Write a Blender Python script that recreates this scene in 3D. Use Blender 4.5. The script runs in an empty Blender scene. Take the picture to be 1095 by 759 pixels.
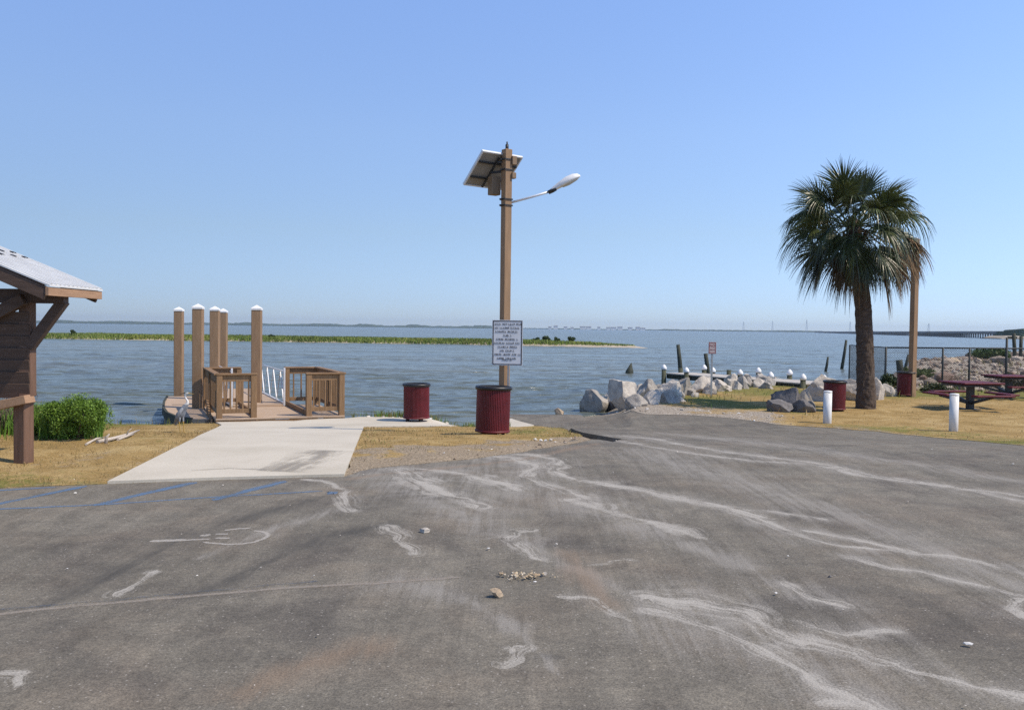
import bpy, bmesh, math, random
import numpy as np
from mathutils import Vector, Matrix, Euler, geometry, noise as mnoise

R = math.radians
rng = np.random.default_rng(7)
random.seed(7)
scene = bpy.context.scene
COL = scene.collection

# ------------------------------------------------------------------ camera
CAM_H = 1.7
FPX = 948.0            # focal length in photo pixels (photo is 1095 x 759)
PITCH, ROLL = R(1.72), R(0.70)
camd = bpy.data.cameras.new('camera')
camd.sensor_width = 36.0
camd.lens = 36.0 * FPX / 1095.0
camd.clip_start = 0.05
camd.clip_end = 30000
cam = bpy.data.objects.new('camera', camd)
COL.objects.link(cam)
CAM_R = Euler((math.pi / 2 - PITCH, 0, 0)).to_matrix() @ Matrix.Rotation(ROLL, 3, 'Z')
cam.matrix_world = Matrix.Translation((0, 0, CAM_H)) @ CAM_R.to_4x4()
scene.camera = cam

# ------------------------------------------------------------------ sun, sky, exposure
SUN = Vector((3.2, -1.0, 4.4)).normalized()
world = bpy.data.worlds.new('World')
scene.world = world
world.use_nodes = True
wn = world.node_tree
sky = wn.nodes.new('ShaderNodeTexSky')
sky.sky_type = 'NISHITA'
sky.sun_disc = False
sky.sun_elevation = math.asin(SUN.z)
sky.sun_rotation = math.atan2(SUN.x, SUN.y)
sky.altitude = 0
sky.air_density = 1.0
sky.dust_density = 0.0
sky.ozone_density = 5.0
# clear sea air: the low sky stays blue instead of going yellow (gain by height above the horizon, held at half value)
_tc = wn.nodes.new('ShaderNodeTexCoord')
_sp = wn.nodes.new('ShaderNodeSeparateXYZ')
wn.links.new(_tc.outputs['Generated'], _sp.inputs[0])
_cr = wn.nodes.new('ShaderNodeValToRGB')
_el = _cr.color_ramp.elements
while len(_el) < 6:
    _el.new(0.5)
GAIN = [(0.0, (.6, .74, 1.1)), (0.03, (.67, .78, 1.13)), (0.106, (1.0, .96, 1.05)), (0.21, (1.37, 1.26, 1.31)), (0.35, (1.67, 1.56, 1.65)), (0.8, (1.5, 1.45, 1.45))]
for _e, (_p, _c) in zip(_el, GAIN):
    _e.position = _p
    _e.color = (*[v * 0.5 / 1.32 for v in _c], 1)
wn.links.new(_sp.outputs[2], _cr.inputs[0])
_mu = wn.nodes.new('ShaderNodeVectorMath')
_mu.operation = 'MULTIPLY'
wn.links.new(sky.outputs[0], _mu.inputs[0])
wn.links.new(_cr.outputs[0], _mu.inputs[1])
_m2 = wn.nodes.new('ShaderNodeVectorMath')
_m2.operation = 'SCALE'
_m2.inputs['Scale'].default_value = 2.0
wn.links.new(_mu.outputs[0], _m2.inputs[0])
_az = wn.nodes.new('ShaderNodeMapRange')            # brighter low sky on the sun's side
wn.links.new(_sp.outputs[0], _az.inputs[0])
for _i, _v in zip((1, 2, 3, 4), (-0.6, 0.6, 1.32, 2.72)):
    _az.inputs[_i].default_value = _v
_hi = wn.nodes.new('ShaderNodeMapRange')
wn.links.new(_sp.outputs[2], _hi.inputs[0])
for _i, _v in zip((1, 2, 3, 4), (0.02, 0.36, 0.0, 0.8)):
    _hi.inputs[_i].default_value = _v
_bl = wn.nodes.new('ShaderNodeMix')
wn.links.new(_hi.outputs[0], _bl.inputs[0])
wn.links.new(_az.outputs[0], _bl.inputs[2])
_bl.inputs[3].default_value = 2.0
wn.links.new(_bl.outputs[0], _m2.inputs['Scale'])
wn.links.new(_m2.outputs[0], wn.nodes['Background'].inputs[0])
wn.nodes['Background'].inputs[1].default_value = 0.13
sl = bpy.data.lights.new('sun', 'SUN')
sl.energy = 3.5
sl.angle = R(0.5)
sl.color = (1.0, 0.87, 0.70)
so = bpy.data.objects.new('sun', sl)
COL.objects.link(so)
so.rotation_euler = SUN.to_track_quat('Z', 'Y').to_euler()
so.location = (10, -5, 30)
scene.view_settings.view_transform = 'Standard'
scene.view_settings.look = 'None'
scene.view_settings.exposure = 0.4
scene.view_settings.gamma = 1.0
scene.view_settings.use_curve_mapping = False
scene.cycles.max_bounces = 6
scene.cycles.diffuse_bounces = 3
scene.cycles.glossy_bounces = 3
scene.cycles.transparent_max_bounces = 64
scene.cycles.use_denoising = False

# ------------------------------------------------------------------ where things stand
WZ = -0.85                                     # water level
SHORE = np.array([(-90, 40), (-40, 23), (-20, 20), (-12, 19.6), (-9, 19.0), (-7.5, 19.0), (-6.7, 19.7), (-5, 20.6),
                  (-3.8, 21.5), (-1.5, 21.9), (-0.7, 22.6), (-0.3, 26.4), (2.0, 26.7), (2.4, 26.2), (3.0, 28.6), (5.8, 35),
                  (8.6, 39.0), (11, 39.6), (13, 37.6), (15.2, 37.6), (17.2, 42), (20.5, 48.5), (24, 55), (33.5, 70), (49, 92), (69, 119), (130, 150), (400, 200),
                  (400, -120), (-90, -120)], float)


def sstep(a, b, v):
    t = np.clip((v - a) / (b - a), 0, 1)
    return t * t * (3 - 2 * t)


def inside(poly, x, y):
    poly = np.asarray(poly, float)
    res = np.zeros(x.shape, bool)
    n = len(poly)
    j = n - 1
    for i in range(n):
        xi, yi = poly[i]
        xj, yj = poly[j]
        if yi != yj:
            c = ((yi > y) != (yj > y)) & (x < (xj - xi) * (y - yi) / (yj - yi) + xi)
            res ^= c
        j = i
    return res


def edge_dist(poly, x, y, closed=True):
    poly = np.asarray(poly, float)
    d = np.full(x.shape, 1e9)
    n = len(poly)
    for i in range(n if closed else n - 1):
        a, b = poly[i], poly[(i + 1) % n]
        ab = b - a
        t = np.clip(((x - a[0]) * ab[0] + (y - a[1]) * ab[1]) / max(ab @ ab, 1e-9), 0, 1)
        d = np.minimum(d, np.hypot(x - a[0] - t * ab[0], y - a[1] - t * ab[1]))
    return d


def vnoise(x, y, s, seed=0):
    """cheap smooth value noise, -1..1"""
    x = np.asarray(x, float) / s + seed * 17.3
    y = np.asarray(y, float) / s + seed * 9.1
    ix, iy = np.floor(x), np.floor(y)
    fx, fy = x - ix, y - iy
    fx, fy = fx * fx * (3 - 2 * fx), fy * fy * (3 - 2 * fy)

    def h(a, b):
        v = np.sin(a * 127.1 + b * 311.7 + seed * 74.7) * 43758.5453
        return (v - np.floor(v)) * 2 - 1
    return (h(ix, iy) * (1 - fx) + h(ix + 1, iy) * fx) * (1 - fy) + (h(ix, iy + 1) * (1 - fx) + h(ix + 1, iy + 1) * fx) * fy


def G(x, y):
    """height of the walked-on surface"""
    x = np.asarray(x, float)
    y = np.asarray(y, float)
    s = edge_dist(SHORE, x, y)
    s = np.where(inside(SHORE, x, y), s, -s)
    base = -0.47 * sstep(11.5, 20.5, y)
    mound = 0.55 * np.exp(-(((x - 24.5) / 9) ** 2 + ((y - 50) / 7) ** 2)) + 0.35 * sstep(20, 34, x) * sstep(38, 52, y)
    base = base + mound
    base = base - 0.035 * sstep(11, 6, np.abs(x - 0.0)) * sstep(4, 9, y) * 0
    ramp = np.exp(-((x - 0.9) / 2.3) ** 4) * sstep(18, 20, y)
    w = 0.55 + 5.6 * ramp + 0.8 * sstep(4, 9, x)
    t = np.clip(s / w, 0, 1)
    land = WZ + (base - WZ) * np.where(ramp > 0.3, t, t * (2 - t))
    return np.where(s > 0, land, np.maximum(WZ + 0.3 * s, -3.2))


def G1(x, y):
    return float(G(np.array([x]), np.array([y]))[0])


def ray(px, py):
    v = CAM_R @ Vector(((px - 547.5) / FPX, -(py - 379.5) / FPX, -1.0))
    return v


_T = np.concatenate([np.arange(2, 40, 0.02), np.arange(40, 160, 0.1)])


def gp(px, py):
    """the ground point seen at a photo position"""
    v = ray(px, py)
    x, y, z = v.x / v.y * _T, _T, CAM_H + v.z / v.y * _T
    hit = np.nonzero(z <= np.maximum(G(x, y), WZ))[0]
    i = hit[0] if len(hit) else len(_T) - 1
    return Vector((x[i], y[i], z[i]))


def at(px, py, d):
    v = ray(px, py)
    return Vector((v.x / v.y * d, d, CAM_H + v.z / v.y * d))


# ------------------------------------------------------------------ materials
def new_mat(name):
    m = bpy.data.materials.new(name)
    m.use_nodes = True
    nt = m.node_tree
    return m, nt, nt.nodes['Principled BSDF']


def node(nt, typ, **kw):
    n = nt.nodes.new(typ)
    for k, v in kw.items():
        if k.startswith('i_'):
            n.inputs[k[2:].replace('_', ' ')].default_value = v
        else:
            setattr(n, k, v)
    return n


def noise_node(nt, vec, scale, detail=4, rough=0.55, distort=0.0):
    n = node(nt, 'ShaderNodeTexNoise')
    n.inputs['Scale'].default_value = scale
    n.inputs['Detail'].default_value = detail
    n.inputs['Roughness'].default_value = rough
    n.inputs['Distortion'].default_value = distort
    if vec is not None:
        nt.links.new(vec, n.inputs['Vector'])
    return n.outputs['Fac']


def ramp_node(nt, fac, stops):
    r = node(nt, 'ShaderNodeValToRGB')
    el = r.color_ramp.elements
    while len(el) < len(stops):
        el.new(0.5)
    for e, (p, c) in zip(el, stops):
        e.position = p
        e.color = (*c, 1) if len(c) == 3 else c
    nt.links.new(fac, r.inputs[0])
    return r.outputs[0]


def mix_col(nt, fac, a, b, mode='MIX'):
    m = node(nt, 'ShaderNodeMix', data_type='RGBA', blend_type=mode)
    for sock, v in ((m.inputs[0], fac), (m.inputs[6], a), (m.inputs[7], b)):
        if hasattr(v, 'is_output') or hasattr(v, 'links'):
            nt.links.new(v, sock)
        elif isinstance(v, (int, float)):
            sock.default_value = v
        else:
            sock.default_value = (*v, 1) if len(v) == 3 else v
    return m.outputs[2]


def math_node(nt, op, a, b=None, c=None, clamp=False):
    m = node(nt, 'ShaderNodeMath', operation=op, use_clamp=clamp)
    for sock, v in zip(m.inputs, (a, b, c)):
        if v is None:
            continue
        if hasattr(v, 'links'):
            nt.links.new(v, sock)
        else:
            sock.default_value = v
    return m.outputs[0]


def coords(nt, scale=(1, 1, 1), kind='Object', rot=(0, 0, 0)):
    if kind == 'Position':
        c = node(nt, 'ShaderNodeNewGeometry').outputs['Position']
    else:
        c = node(nt, 'ShaderNodeTexCoord').outputs[kind]
    mp = node(nt, 'ShaderNodeMapping')
    mp.inputs['Scale'].default_value = scale
    mp.inputs['Rotation'].default_value = rot
    nt.links.new(c, mp.inputs['Vector'])
    return mp.outputs[0]


def bump_in(nt, bsdf, h, strength=0.3, dist=0.01):
    b = node(nt, 'ShaderNodeBump')
    b.inputs['Strength'].default_value = strength
    b.inputs['Distance'].default_value = dist
    nt.links.new(h, b.inputs['Height'])
    nt.links.new(b.outputs[0], bsdf.inputs['Normal'])


def sc(c, k):
    return tuple(min(1.0, max(0.0, v * k)) for v in c)


def mat(name, col, rough=0.75, var=0.25, scale=6.0, stretch=(1, 1, 1), bump=0.25, bscale=40.0, metallic=0.0, col2=None, spec=0.35, fine=0.0):
    m, nt, b = new_mat(name)
    v = coords(nt, stretch)
    f = noise_node(nt, v, scale, 6, 0.6)
    c = ramp_node(nt, f, [(0.3, col2 if col2 else sc(col, 1 - var)), (0.7, sc(col, 1 + var))])
    if fine:
        f2 = noise_node(nt, v, scale * 12, 3, 0.6)
        c = mix_col(nt, fine, c, ramp_node(nt, f2, [(0.35, sc(col, 0.4)), (0.65, sc(col, 1.5))]))
    nt.links.new(c, b.inputs['Base Color'])
    b.inputs['Roughness'].default_value = rough
    b.inputs['Metallic'].default_value = metallic
    b.inputs['Specular IOR Level'].default_value = spec
    if bump:
        bump_in(nt, b, noise_node(nt, v, bscale, 4), bump, 0.01)
    return m


def attr_mat(name, rough=0.7, translucent=0.0, spec=0.3):
    """colour taken from the mesh's own colour attribute 'tint' (leaf to leaf, stone to stone)"""
    m, nt, b = new_mat(name)
    a = node(nt, 'ShaderNodeAttribute', attribute_name='tint')
    nt.links.new(a.outputs['Color'], b.inputs['Base Color'])
    b.inputs['Roughness'].default_value = rough
    b.inputs['Specular IOR Level'].default_value = spec
    if translucent:
        t = node(nt, 'ShaderNodeBsdfTranslucent')
        nt.links.new(a.outputs['Color'], t.inputs['Color'])
        mx = node(nt, 'ShaderNodeMixShader')
        mx.inputs[0].default_value = translucent
        nt.links.new(b.outputs[0], mx.inputs[1])
        nt.links.new(t.outputs[0], mx.inputs[2])
        nt.links.new(mx.outputs[0], nt.nodes['Material Output'].inputs['Surface'])
    return m


M = {}
M['timber'] = mat('brown_timber', (0.24, 0.147, 0.076), 0.8, 0.3, 3, (9, 9, 0.8), 0.35, 30, fine=0.15)
M['timber_x'] = mat('brown_timber_lengthwise', (0.24, 0.147, 0.076), 0.8, 0.3, 3, (0.8, 9, 9), 0.35, 30, fine=0.15)
M['deckwood'] = mat('deck_wood', (0.43, 0.32, 0.225), 0.85, 0.25, 3, (1, 7, 7), 0.35, 30, fine=0.12)
M['pile'] = mat('pile_wrap', (0.29, 0.186, 0.106), 0.7, 0.18, 2.5, (5, 5, 0.7), 0.2, 30, fine=0.08)
M['oldwood'] = mat('old_wet_wood', (0.05, 0.055, 0.04), 0.8, 0.5, 4, (6, 6, 1), 0.5, 30)
M['greenpile'] = mat('algae_pile', (0.075, 0.08, 0.05), 0.85, 0.5, 4, (4, 4, 1), 0.5, 30)
M['white'] = mat('white_plastic', (0.8, 0.8, 0.78), 0.45, 0.05, 5, bump=0.05)
M['whitepost'] = mat('white_painted_post', (0.72, 0.72, 0.7), 0.5, 0.12, 4, (3, 3, 1), 0.1)
M['alu'] = mat('pale_aluminium', (0.72, 0.73, 0.74), 0.4, 0.08, 6, metallic=0.3, bump=0.05)
M['galv'] = mat('galvanised_steel', (0.42, 0.43, 0.43), 0.45, 0.15, 10, metallic=0.7, bump=0.05)
M['darkmetal'] = mat('dark_metal', (0.045, 0.045, 0.045), 0.5, 0.3, 8, metallic=0.2, bump=0.1)
M['red'] = mat('maroon_coated_steel', (0.115, 0.007, 0.0105), 0.5, 0.25, 5, bump=0.1, spec=0.5)
M['redtop'] = mat('maroon_table_top', (0.1, 0.011, 0.017), 0.6, 0.3, 5, bump=0.15, spec=0.25)
M['black'] = mat('black_plastic', (0.012, 0.012, 0.013), 0.45, 0.3, 8, bump=0.3, bscale=25, spec=0.5)
M['liner'] = mat('dark_bin_liner', (0.02, 0.006, 0.008), 0.6, 0.3, 8, bump=0.1)
M['tin'] = mat('roof_tin', (0.66, 0.66, 0.64), 0.5, 0.08, 5, metallic=0.1, bump=0.03)
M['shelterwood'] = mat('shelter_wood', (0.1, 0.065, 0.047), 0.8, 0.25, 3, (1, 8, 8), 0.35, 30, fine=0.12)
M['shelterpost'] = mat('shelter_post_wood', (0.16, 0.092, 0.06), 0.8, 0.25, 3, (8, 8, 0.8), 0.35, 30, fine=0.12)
M['shelterend'] = mat('shelter_sunlit_wood', (0.36, 0.22, 0.13), 0.8, 0.2, 3, (8, 0.8, 8), 0.35, 30, fine=0.12)  # same shelter wood, sunlight put into its colour, for sill and eave board
M['panelback'] = mat('solar_panel_back', (0.26, 0.24, 0.21), 0.6, 0.1, 4, bump=0.05)
M['panelfront'] = mat('solar_cells', (0.01, 0.014, 0.035), 0.15, 0.3, 30, bump=0.0, spec=0.6)
M['boxtan'] = mat('tan_box', (0.22, 0.15, 0.09), 0.6, 0.15, 5, bump=0.1)
M['signwhite'] = mat('sign_white', (0.74, 0.75, 0.75), 0.5, 0.05, 4, bump=0.0)
M['ink'] = mat('sign_ink', (0.03, 0.03, 0.035), 0.6, 0.2, 20, bump=0.0)
M['redink'] = mat('sign_red_ink', (0.3, 0.12, 0.13), 0.6, 0.2, 20, bump=0.0)
M['fadedwhite'] = mat('faded_sign_white', (0.5, 0.42, 0.42), 0.6, 0.1, 8, bump=0.0)
M['lens'] = mat('lamp_lens', (0.55, 0.55, 0.5), 0.25, 0.05, 8, bump=0.0, spec=0.5)
M['trunk'] = mat('palm_trunk', (0.085, 0.062, 0.046), 0.95, 0.55, 5, (1, 1, 3.2), 1.0, 14, fine=0.3)
M['leaf'] = attr_mat('leaf', 0.55, 0.18)
M['palmleaf'] = attr_mat('palm_leaf', 0.38, 0.12, 0.5)
M['straw'] = attr_mat('dead_leaf', 0.8, 0.15)
M['grass'] = attr_mat('grass_blade', 0.7, 0.2)
M['stone'] = attr_mat('loose_stone', 0.85)
M['feather'] = mat('grey_feathers', (0.24, 0.26, 0.29), 0.8, 0.35, 14, (4, 4, 1), 0.3, 60)
M['featherpale'] = mat('pale_feathers', (0.7, 0.69, 0.66), 0.8, 0.1, 14, bump=0.1)
M['bill'] = mat('bird_bill', (0.45, 0.3, 0.08), 0.5, 0.1, 14, bump=0.0)
M['driftwood'] = mat('bleached_driftwood', (0.5, 0.44, 0.37), 0.9, 0.25, 6, (1, 8, 8), 0.5, 30)
M['twig'] = mat('bare_twig', (0.17, 0.13, 0.1), 0.9, 0.3, 6, bump=0.3)
M['wire'] = mat('fence_wire', (0.035, 0.04, 0.038), 0.6, 0.2, 20, bump=0.0)
M['concretefar'] = mat('bridge_concrete', (0.3, 0.29, 0.27), 0.9, 0.2, 0.1, bump=0.0)
M['housewhite'] = mat('house_white', (0.75, 0.74, 0.7), 0.8, 0.1, 0.2, bump=0.0)
M['roofdark'] = mat('house_roof', (0.16, 0.15, 0.15), 0.8, 0.2, 0.2, bump=0.0)
M['farwood'] = mat('far_woodland', (0.05, 0.075, 0.04), 0.95, 0.4, 0.05, bump=0.0)
M['sand'] = mat('pale_sand', (0.42, 0.36, 0.27), 0.95, 0.2, 1.5, bump=0.3)


def rock_mat(name, pale, dark, seed):
    m, nt, b = new_mat(name)
    v = coords(nt, (1, 1, 1))
    f = noise_node(nt, v, 3.2, 8, 0.65, 0.4)
    c = ramp_node(nt, f, [(0.36, dark), (0.55, pale), (0.75, sc(pale, 1.2))])
    f2 = noise_node(nt, v, 40, 4, 0.7)
    c = mix_col(nt, 0.35, c, ramp_node(nt, f2, [(0.35, sc(dark, 0.8)), (0.62, sc(pale, 1.25))]))
    nt.links.new(c, b.inputs['Base Color'])
    b.inputs['Roughness'].default_value = 0.9
    b.inputs['Specular IOR Level'].default_value = 0.25
    bump_in(nt, b, noise_node(nt, v, 14, 8, 0.7), 0.7, 0.04)
    return m


M['rockpale'] = rock_mat('pale_limestone', (0.56, 0.51, 0.435), (0.33, 0.3, 0.265), 1)
M['rockgrey'] = rock_mat('grey_limestone', (0.4, 0.37, 0.325), (0.2, 0.185, 0.17), 2)
M['rockdark'] = rock_mat('dark_and_shaded_rock', (0.19, 0.18, 0.175), (0.085, 0.08, 0.08), 3)  # dark stone; also grey heap boulders with the palm's shade in their colour
M['rocktan'] = rock_mat('tan_limestone', (0.5, 0.4, 0.28), (0.3, 0.22, 0.15), 4)


def asphalt_mat():
    m, nt, b = new_mat('asphalt')
    p = coords(nt, (1, 1, 1), 'Position')
    big = noise_node(nt, p, 0.33, 6, 0.6, 0.6)
    c = ramp_node(nt, big, [(0.3, (0.13, 0.117, 0.093)), (0.5, (0.16, 0.145, 0.116)), (0.72, (0.195, 0.177, 0.143))])
    # brown sandy film in patches
    br = noise_node(nt, p, 0.9, 5, 0.6, 0.3)
    c = mix_col(nt, math_node(nt, 'MULTIPLY', ramp_node(nt, br, [(0.47, (0, 0, 0)), (0.66, (1, 1, 1))]), 0.42), c, (0.17, 0.137, 0.102))
    # drag streaks along the way to the ramp
    st = coords(nt, (5.5, 0.3, 1), 'Position', (0, 0, R(-28)))
    s = noise_node(nt, st, 1.0, 6, 0.65, 0.5)
    c = mix_col(nt, 0.5, c, ramp_node(nt, s, [(0.32, (0.35, 0.35, 0.35)), (0.5, (0.5, 0.5, 0.5)), (0.72, (0.68, 0.68, 0.68))]), 'OVERLAY')
    # dark oily patches
    dk = noise_node(nt, p, 0.6, 4, 0.6, 1.2)
    c = mix_col(nt, math_node(nt, 'MULTIPLY', ramp_node(nt, dk, [(0.5, (0, 0, 0)), (0.68, (1, 1, 1))]), 0.5), c, (0.07, 0.063, 0.056))
    md = noise_node(nt, p, 3.2, 6, 0.72, 0.5)
    c = mix_col(nt, 0.6, c, ramp_node(nt, md, [(0.3, (0.3, 0.3, 0.3)), (0.5, (0.5, 0.5, 0.5)), (0.7, (0.7, 0.69, 0.67))]), 'OVERLAY')
    # aggregate
    g1 = noise_node(nt, p, 85, 3, 0.75)
    g2 = noise_node(nt, p, 28, 4, 0.7)
    c = mix_col(nt, 0.75, c, ramp_node(nt, g1, [(0.3, (0.2, 0.2, 0.2)), (0.5, (0.5, 0.5, 0.5)), (0.72, (0.86, 0.85, 0.83))]), 'OVERLAY')
    c = mix_col(nt, 0.5, c, ramp_node(nt, g2, [(0.3, (0.25, 0.25, 0.25)), (0.5, (0.5, 0.5, 0.5)), (0.7, (0.75, 0.74, 0.72))]), 'OVERLAY')
    vo = node(nt, 'ShaderNodeTexVoronoi')
    vo.inputs['Scale'].default_value = 60
    nt.links.new(p, vo.inputs['Vector'])
    pick = math_node(nt, 'GREATER_THAN', vo.outputs['Color'], 0.86)
    near = math_node(nt, 'LESS_THAN', vo.outputs['Distance'], 0.34)
    c = mix_col(nt, math_node(nt, 'MULTIPLY', math_node(nt, 'MULTIPLY', pick, near), 0.6), c, (0.42, 0.39, 0.34))
    # stains soaked into the surface
    aa = node(nt, 'ShaderNodeSeparateXYZ')
    nt.links.new(node(nt, 'ShaderNodeAttribute', attribute_name='stain_a').outputs['Vector'], aa.inputs[0])
    ab = node(nt, 'ShaderNodeSeparateXYZ')
    nt.links.new(node(nt, 'ShaderNodeAttribute', attribute_name='stain_b').outputs['Vector'], ab.inputs[0])
    cu = node(nt, 'ShaderNodeCombineXYZ')
    nt.links.new(math_node(nt, 'MULTIPLY', ab.outputs[0], 0.75), cu.inputs[0])
    nt.links.new(math_node(nt, 'MULTIPLY', ab.outputs[1], 2.2), cu.inputs[1])
    pw = node(nt, 'ShaderNodeVectorMath', operation='MULTIPLY_ADD')
    nt.links.new(p, pw.inputs[0])
    pw.inputs[1].default_value = (0.35, 0.35, 0.0)
    nt.links.new(cu.outputs[0], pw.inputs[2])
    q1 = noise_node(nt, pw.outputs[0], 1.3, 8, 0.68, 0.9)
    q3 = noise_node(nt, p, 1.9, 6, 0.7, 1.0)
    q4 = noise_node(nt, st, 2.2, 7, 0.72, 0.8)

    def film(c, edge, n, k_edge, k_n, k_3, grain, lo, hi, fall, opac, col):
        a = math_node(nt, 'ADD', math_node(nt, 'MULTIPLY', edge, k_edge), math_node(nt, 'MULTIPLY', math_node(nt, 'SUBTRACT', n, 0.5), k_n))
        a = math_node(nt, 'ADD', a, math_node(nt, 'MULTIPLY', math_node(nt, 'SUBTRACT', q3, 0.5), k_3))
        a = math_node(nt, 'ADD', a, math_node(nt, 'MULTIPLY', math_node(nt, 'SUBTRACT', g1, 0.5), grain))
        mr = node(nt, 'ShaderNodeMapRange', interpolation_type='SMOOTHSTEP')
        nt.links.new(a, mr.inputs[0])
        mr.inputs[1].default_value = lo
        mr.inputs[2].default_value = hi
        al = math_node(nt, 'MULTIPLY', math_node(nt, 'MULTIPLY', mr.outputs[0], math_node(nt, 'POWER', edge, fall)), opac, clamp=True)
        cc = ramp_node(nt, g1, [(0.3, sc(col, 0.72)), (0.7, sc(col, 1.2))])
        return mix_col(nt, al, c, cc)
    c = film(c, aa.outputs[2], q4, 0.5, 1.2, 1.0, 0.8, -0.1, 0.7, 0.6, 0.74, (0.062, 0.059, 0.052))
    c = film(c, aa.outputs[1], q4, 0.5, 1.6, 1.1, 0.7, 0.05, 0.75, 0.7, 0.7, (0.31, 0.29, 0.255))
    c = film(c, ab.outputs[2], q4, 0.5, 1.2, 0.8, 0.8, 0.0, 0.6, 0.6, 0.6, (0.24, 0.175, 0.12))
    c = film(c, aa.outputs[0], q1, 0.4, 1.9, 1.1, 0.5, 0.1, 0.46, 0.6, 0.92, (0.41, 0.385, 0.335))
    nt.links.new(c, b.inputs['Base Color'])
    b.inputs['Roughness'].default_value = 0.88
    b.inputs['Specular IOR Level'].default_value = 0.25
    h = math_node(nt, 'ADD', g1, math_node(nt, 'MULTIPLY', g2, 1.5))
    bump_in(nt, b, h, 0.6, 0.006)
    return m


def stain_mat(name, col, thresh=0.5, soft=0.28, opac=0.8, scale=1.0, grain=0.6, streak=2.0, fall=0.8):
    """a stain or worn paint film: solid along its middle, broken up towards its edges"""
    m, nt, b = new_mat(name)
    uv = node(nt, 'ShaderNodeUVMap').outputs[0]
    sp = node(nt, 'ShaderNodeSeparateXYZ')
    nt.links.new(uv, sp.inputs[0])
    edge = math_node(nt, 'SUBTRACT', 1.0, math_node(nt, 'ABSOLUTE', sp.outputs[1]), clamp=True)
    p = coords(nt, (1, 1, 1), 'Position')
    mp = node(nt, 'ShaderNodeMapping')
    mp.inputs['Scale'].default_value = (0.75 * scale, streak, 1)
    nt.links.new(uv, mp.inputs['Vector'])
    pw = node(nt, 'ShaderNodeVectorMath', operation='MULTIPLY_ADD')
    nt.links.new(p, pw.inputs[0])
    pw.inputs[1].default_value = (0.35, 0.35, 0.0)
    nt.links.new(mp.outputs[0], pw.inputs[2])
    n1 = noise_node(nt, pw.outputs[0], 1.3, 8, 0.68, 0.9)
    n2 = noise_node(nt, p, 60, 3, 0.75)
    n3 = noise_node(nt, p, 1.9 * scale, 6, 0.7, 1.0)
    a = math_node(nt, 'ADD', math_node(nt, 'MULTIPLY', edge, 0.3), math_node(nt, 'MULTIPLY', math_node(nt, 'SUBTRACT', n1, 0.5), 1.9))
    a = math_node(nt, 'ADD', a, math_node(nt, 'MULTIPLY', math_node(nt, 'SUBTRACT', n3, 0.5), 1.1))
    a = math_node(nt, 'ADD', a, math_node(nt, 'MULTIPLY', math_node(nt, 'SUBTRACT', n2, 0.5), grain))
    mr = node(nt, 'ShaderNodeMapRange', interpolation_type='SMOOTHSTEP')
    nt.links.new(a, mr.inputs[0])
    mr.inputs[1].default_value = thresh
    mr.inputs[2].default_value = thresh + soft
    e2 = math_node(nt, 'POWER', edge, fall)
    al = math_node(nt, 'MULTIPLY', math_node(nt, 'MULTIPLY', mr.outputs[0], e2), opac)
    c = ramp_node(nt, n2, [(0.3, sc(col, 0.7)), (0.7, sc(col, 1.2))])
    nt.links.new(c, b.inputs['Base Color'])
    b.inputs['Roughness'].default_value = 0.9
    b.inputs['Specular IOR Level'].default_value = 0.2
    nt.links.new(al, b.inputs['Alpha'])
    bump_in(nt, b, noise_node(nt, p, 85, 3, 0.75), 0.6, 0.006)
    return m


M['asphalt'] = asphalt_mat()
M['linepaint'] = stain_mat('worn_line_paint', (0.34, 0.3, 0.25), -0.4, 0.6, 0.8, fall=0.6, grain=1.0)
M['bluepaint'] = stain_mat('worn_blue_paint', (0.13, 0.21, 0.33), -0.25, 0.6, 0.85, fall=0.3, grain=1.2)
M['bluefaint'] = stain_mat('faint_blue_paint', (0.1, 0.135, 0.19), 0.0, 0.6, 0.5, fall=0.5, grain=1.0)
M['whitepaint'] = stain_mat('worn_white_paint', (0.46, 0.43, 0.38), -0.75, 0.7, 0.8, fall=0.3, grain=0.8)


def concrete_mat():
    m, nt, b = new_mat('concrete')
    p = coords(nt, (1, 1, 1), 'Position')
    f = noise_node(nt, p, 0.7, 6, 0.6, 0.3)
    c = ramp_node(nt, f, [(0.3, (0.43, 0.38, 0.275)), (0.5, (0.52, 0.465, 0.355)), (0.72, (0.58, 0.525, 0.405))])
    f2 = noise_node(nt, p, 45, 4, 0.7)
    c = mix_col(nt, 0.3, c, ramp_node(nt, f2, [(0.3, (0.34, 0.32, 0.28)), (0.7, (0.68, 0.65, 0.6))]))
    nt.links.new(c, b.inputs['Base Color'])
    b.inputs['Roughness'].default_value = 0.9
    bump_in(nt, b, f2, 0.3, 0.004)
    return m


M['concrete'] = concrete_mat()


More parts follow.
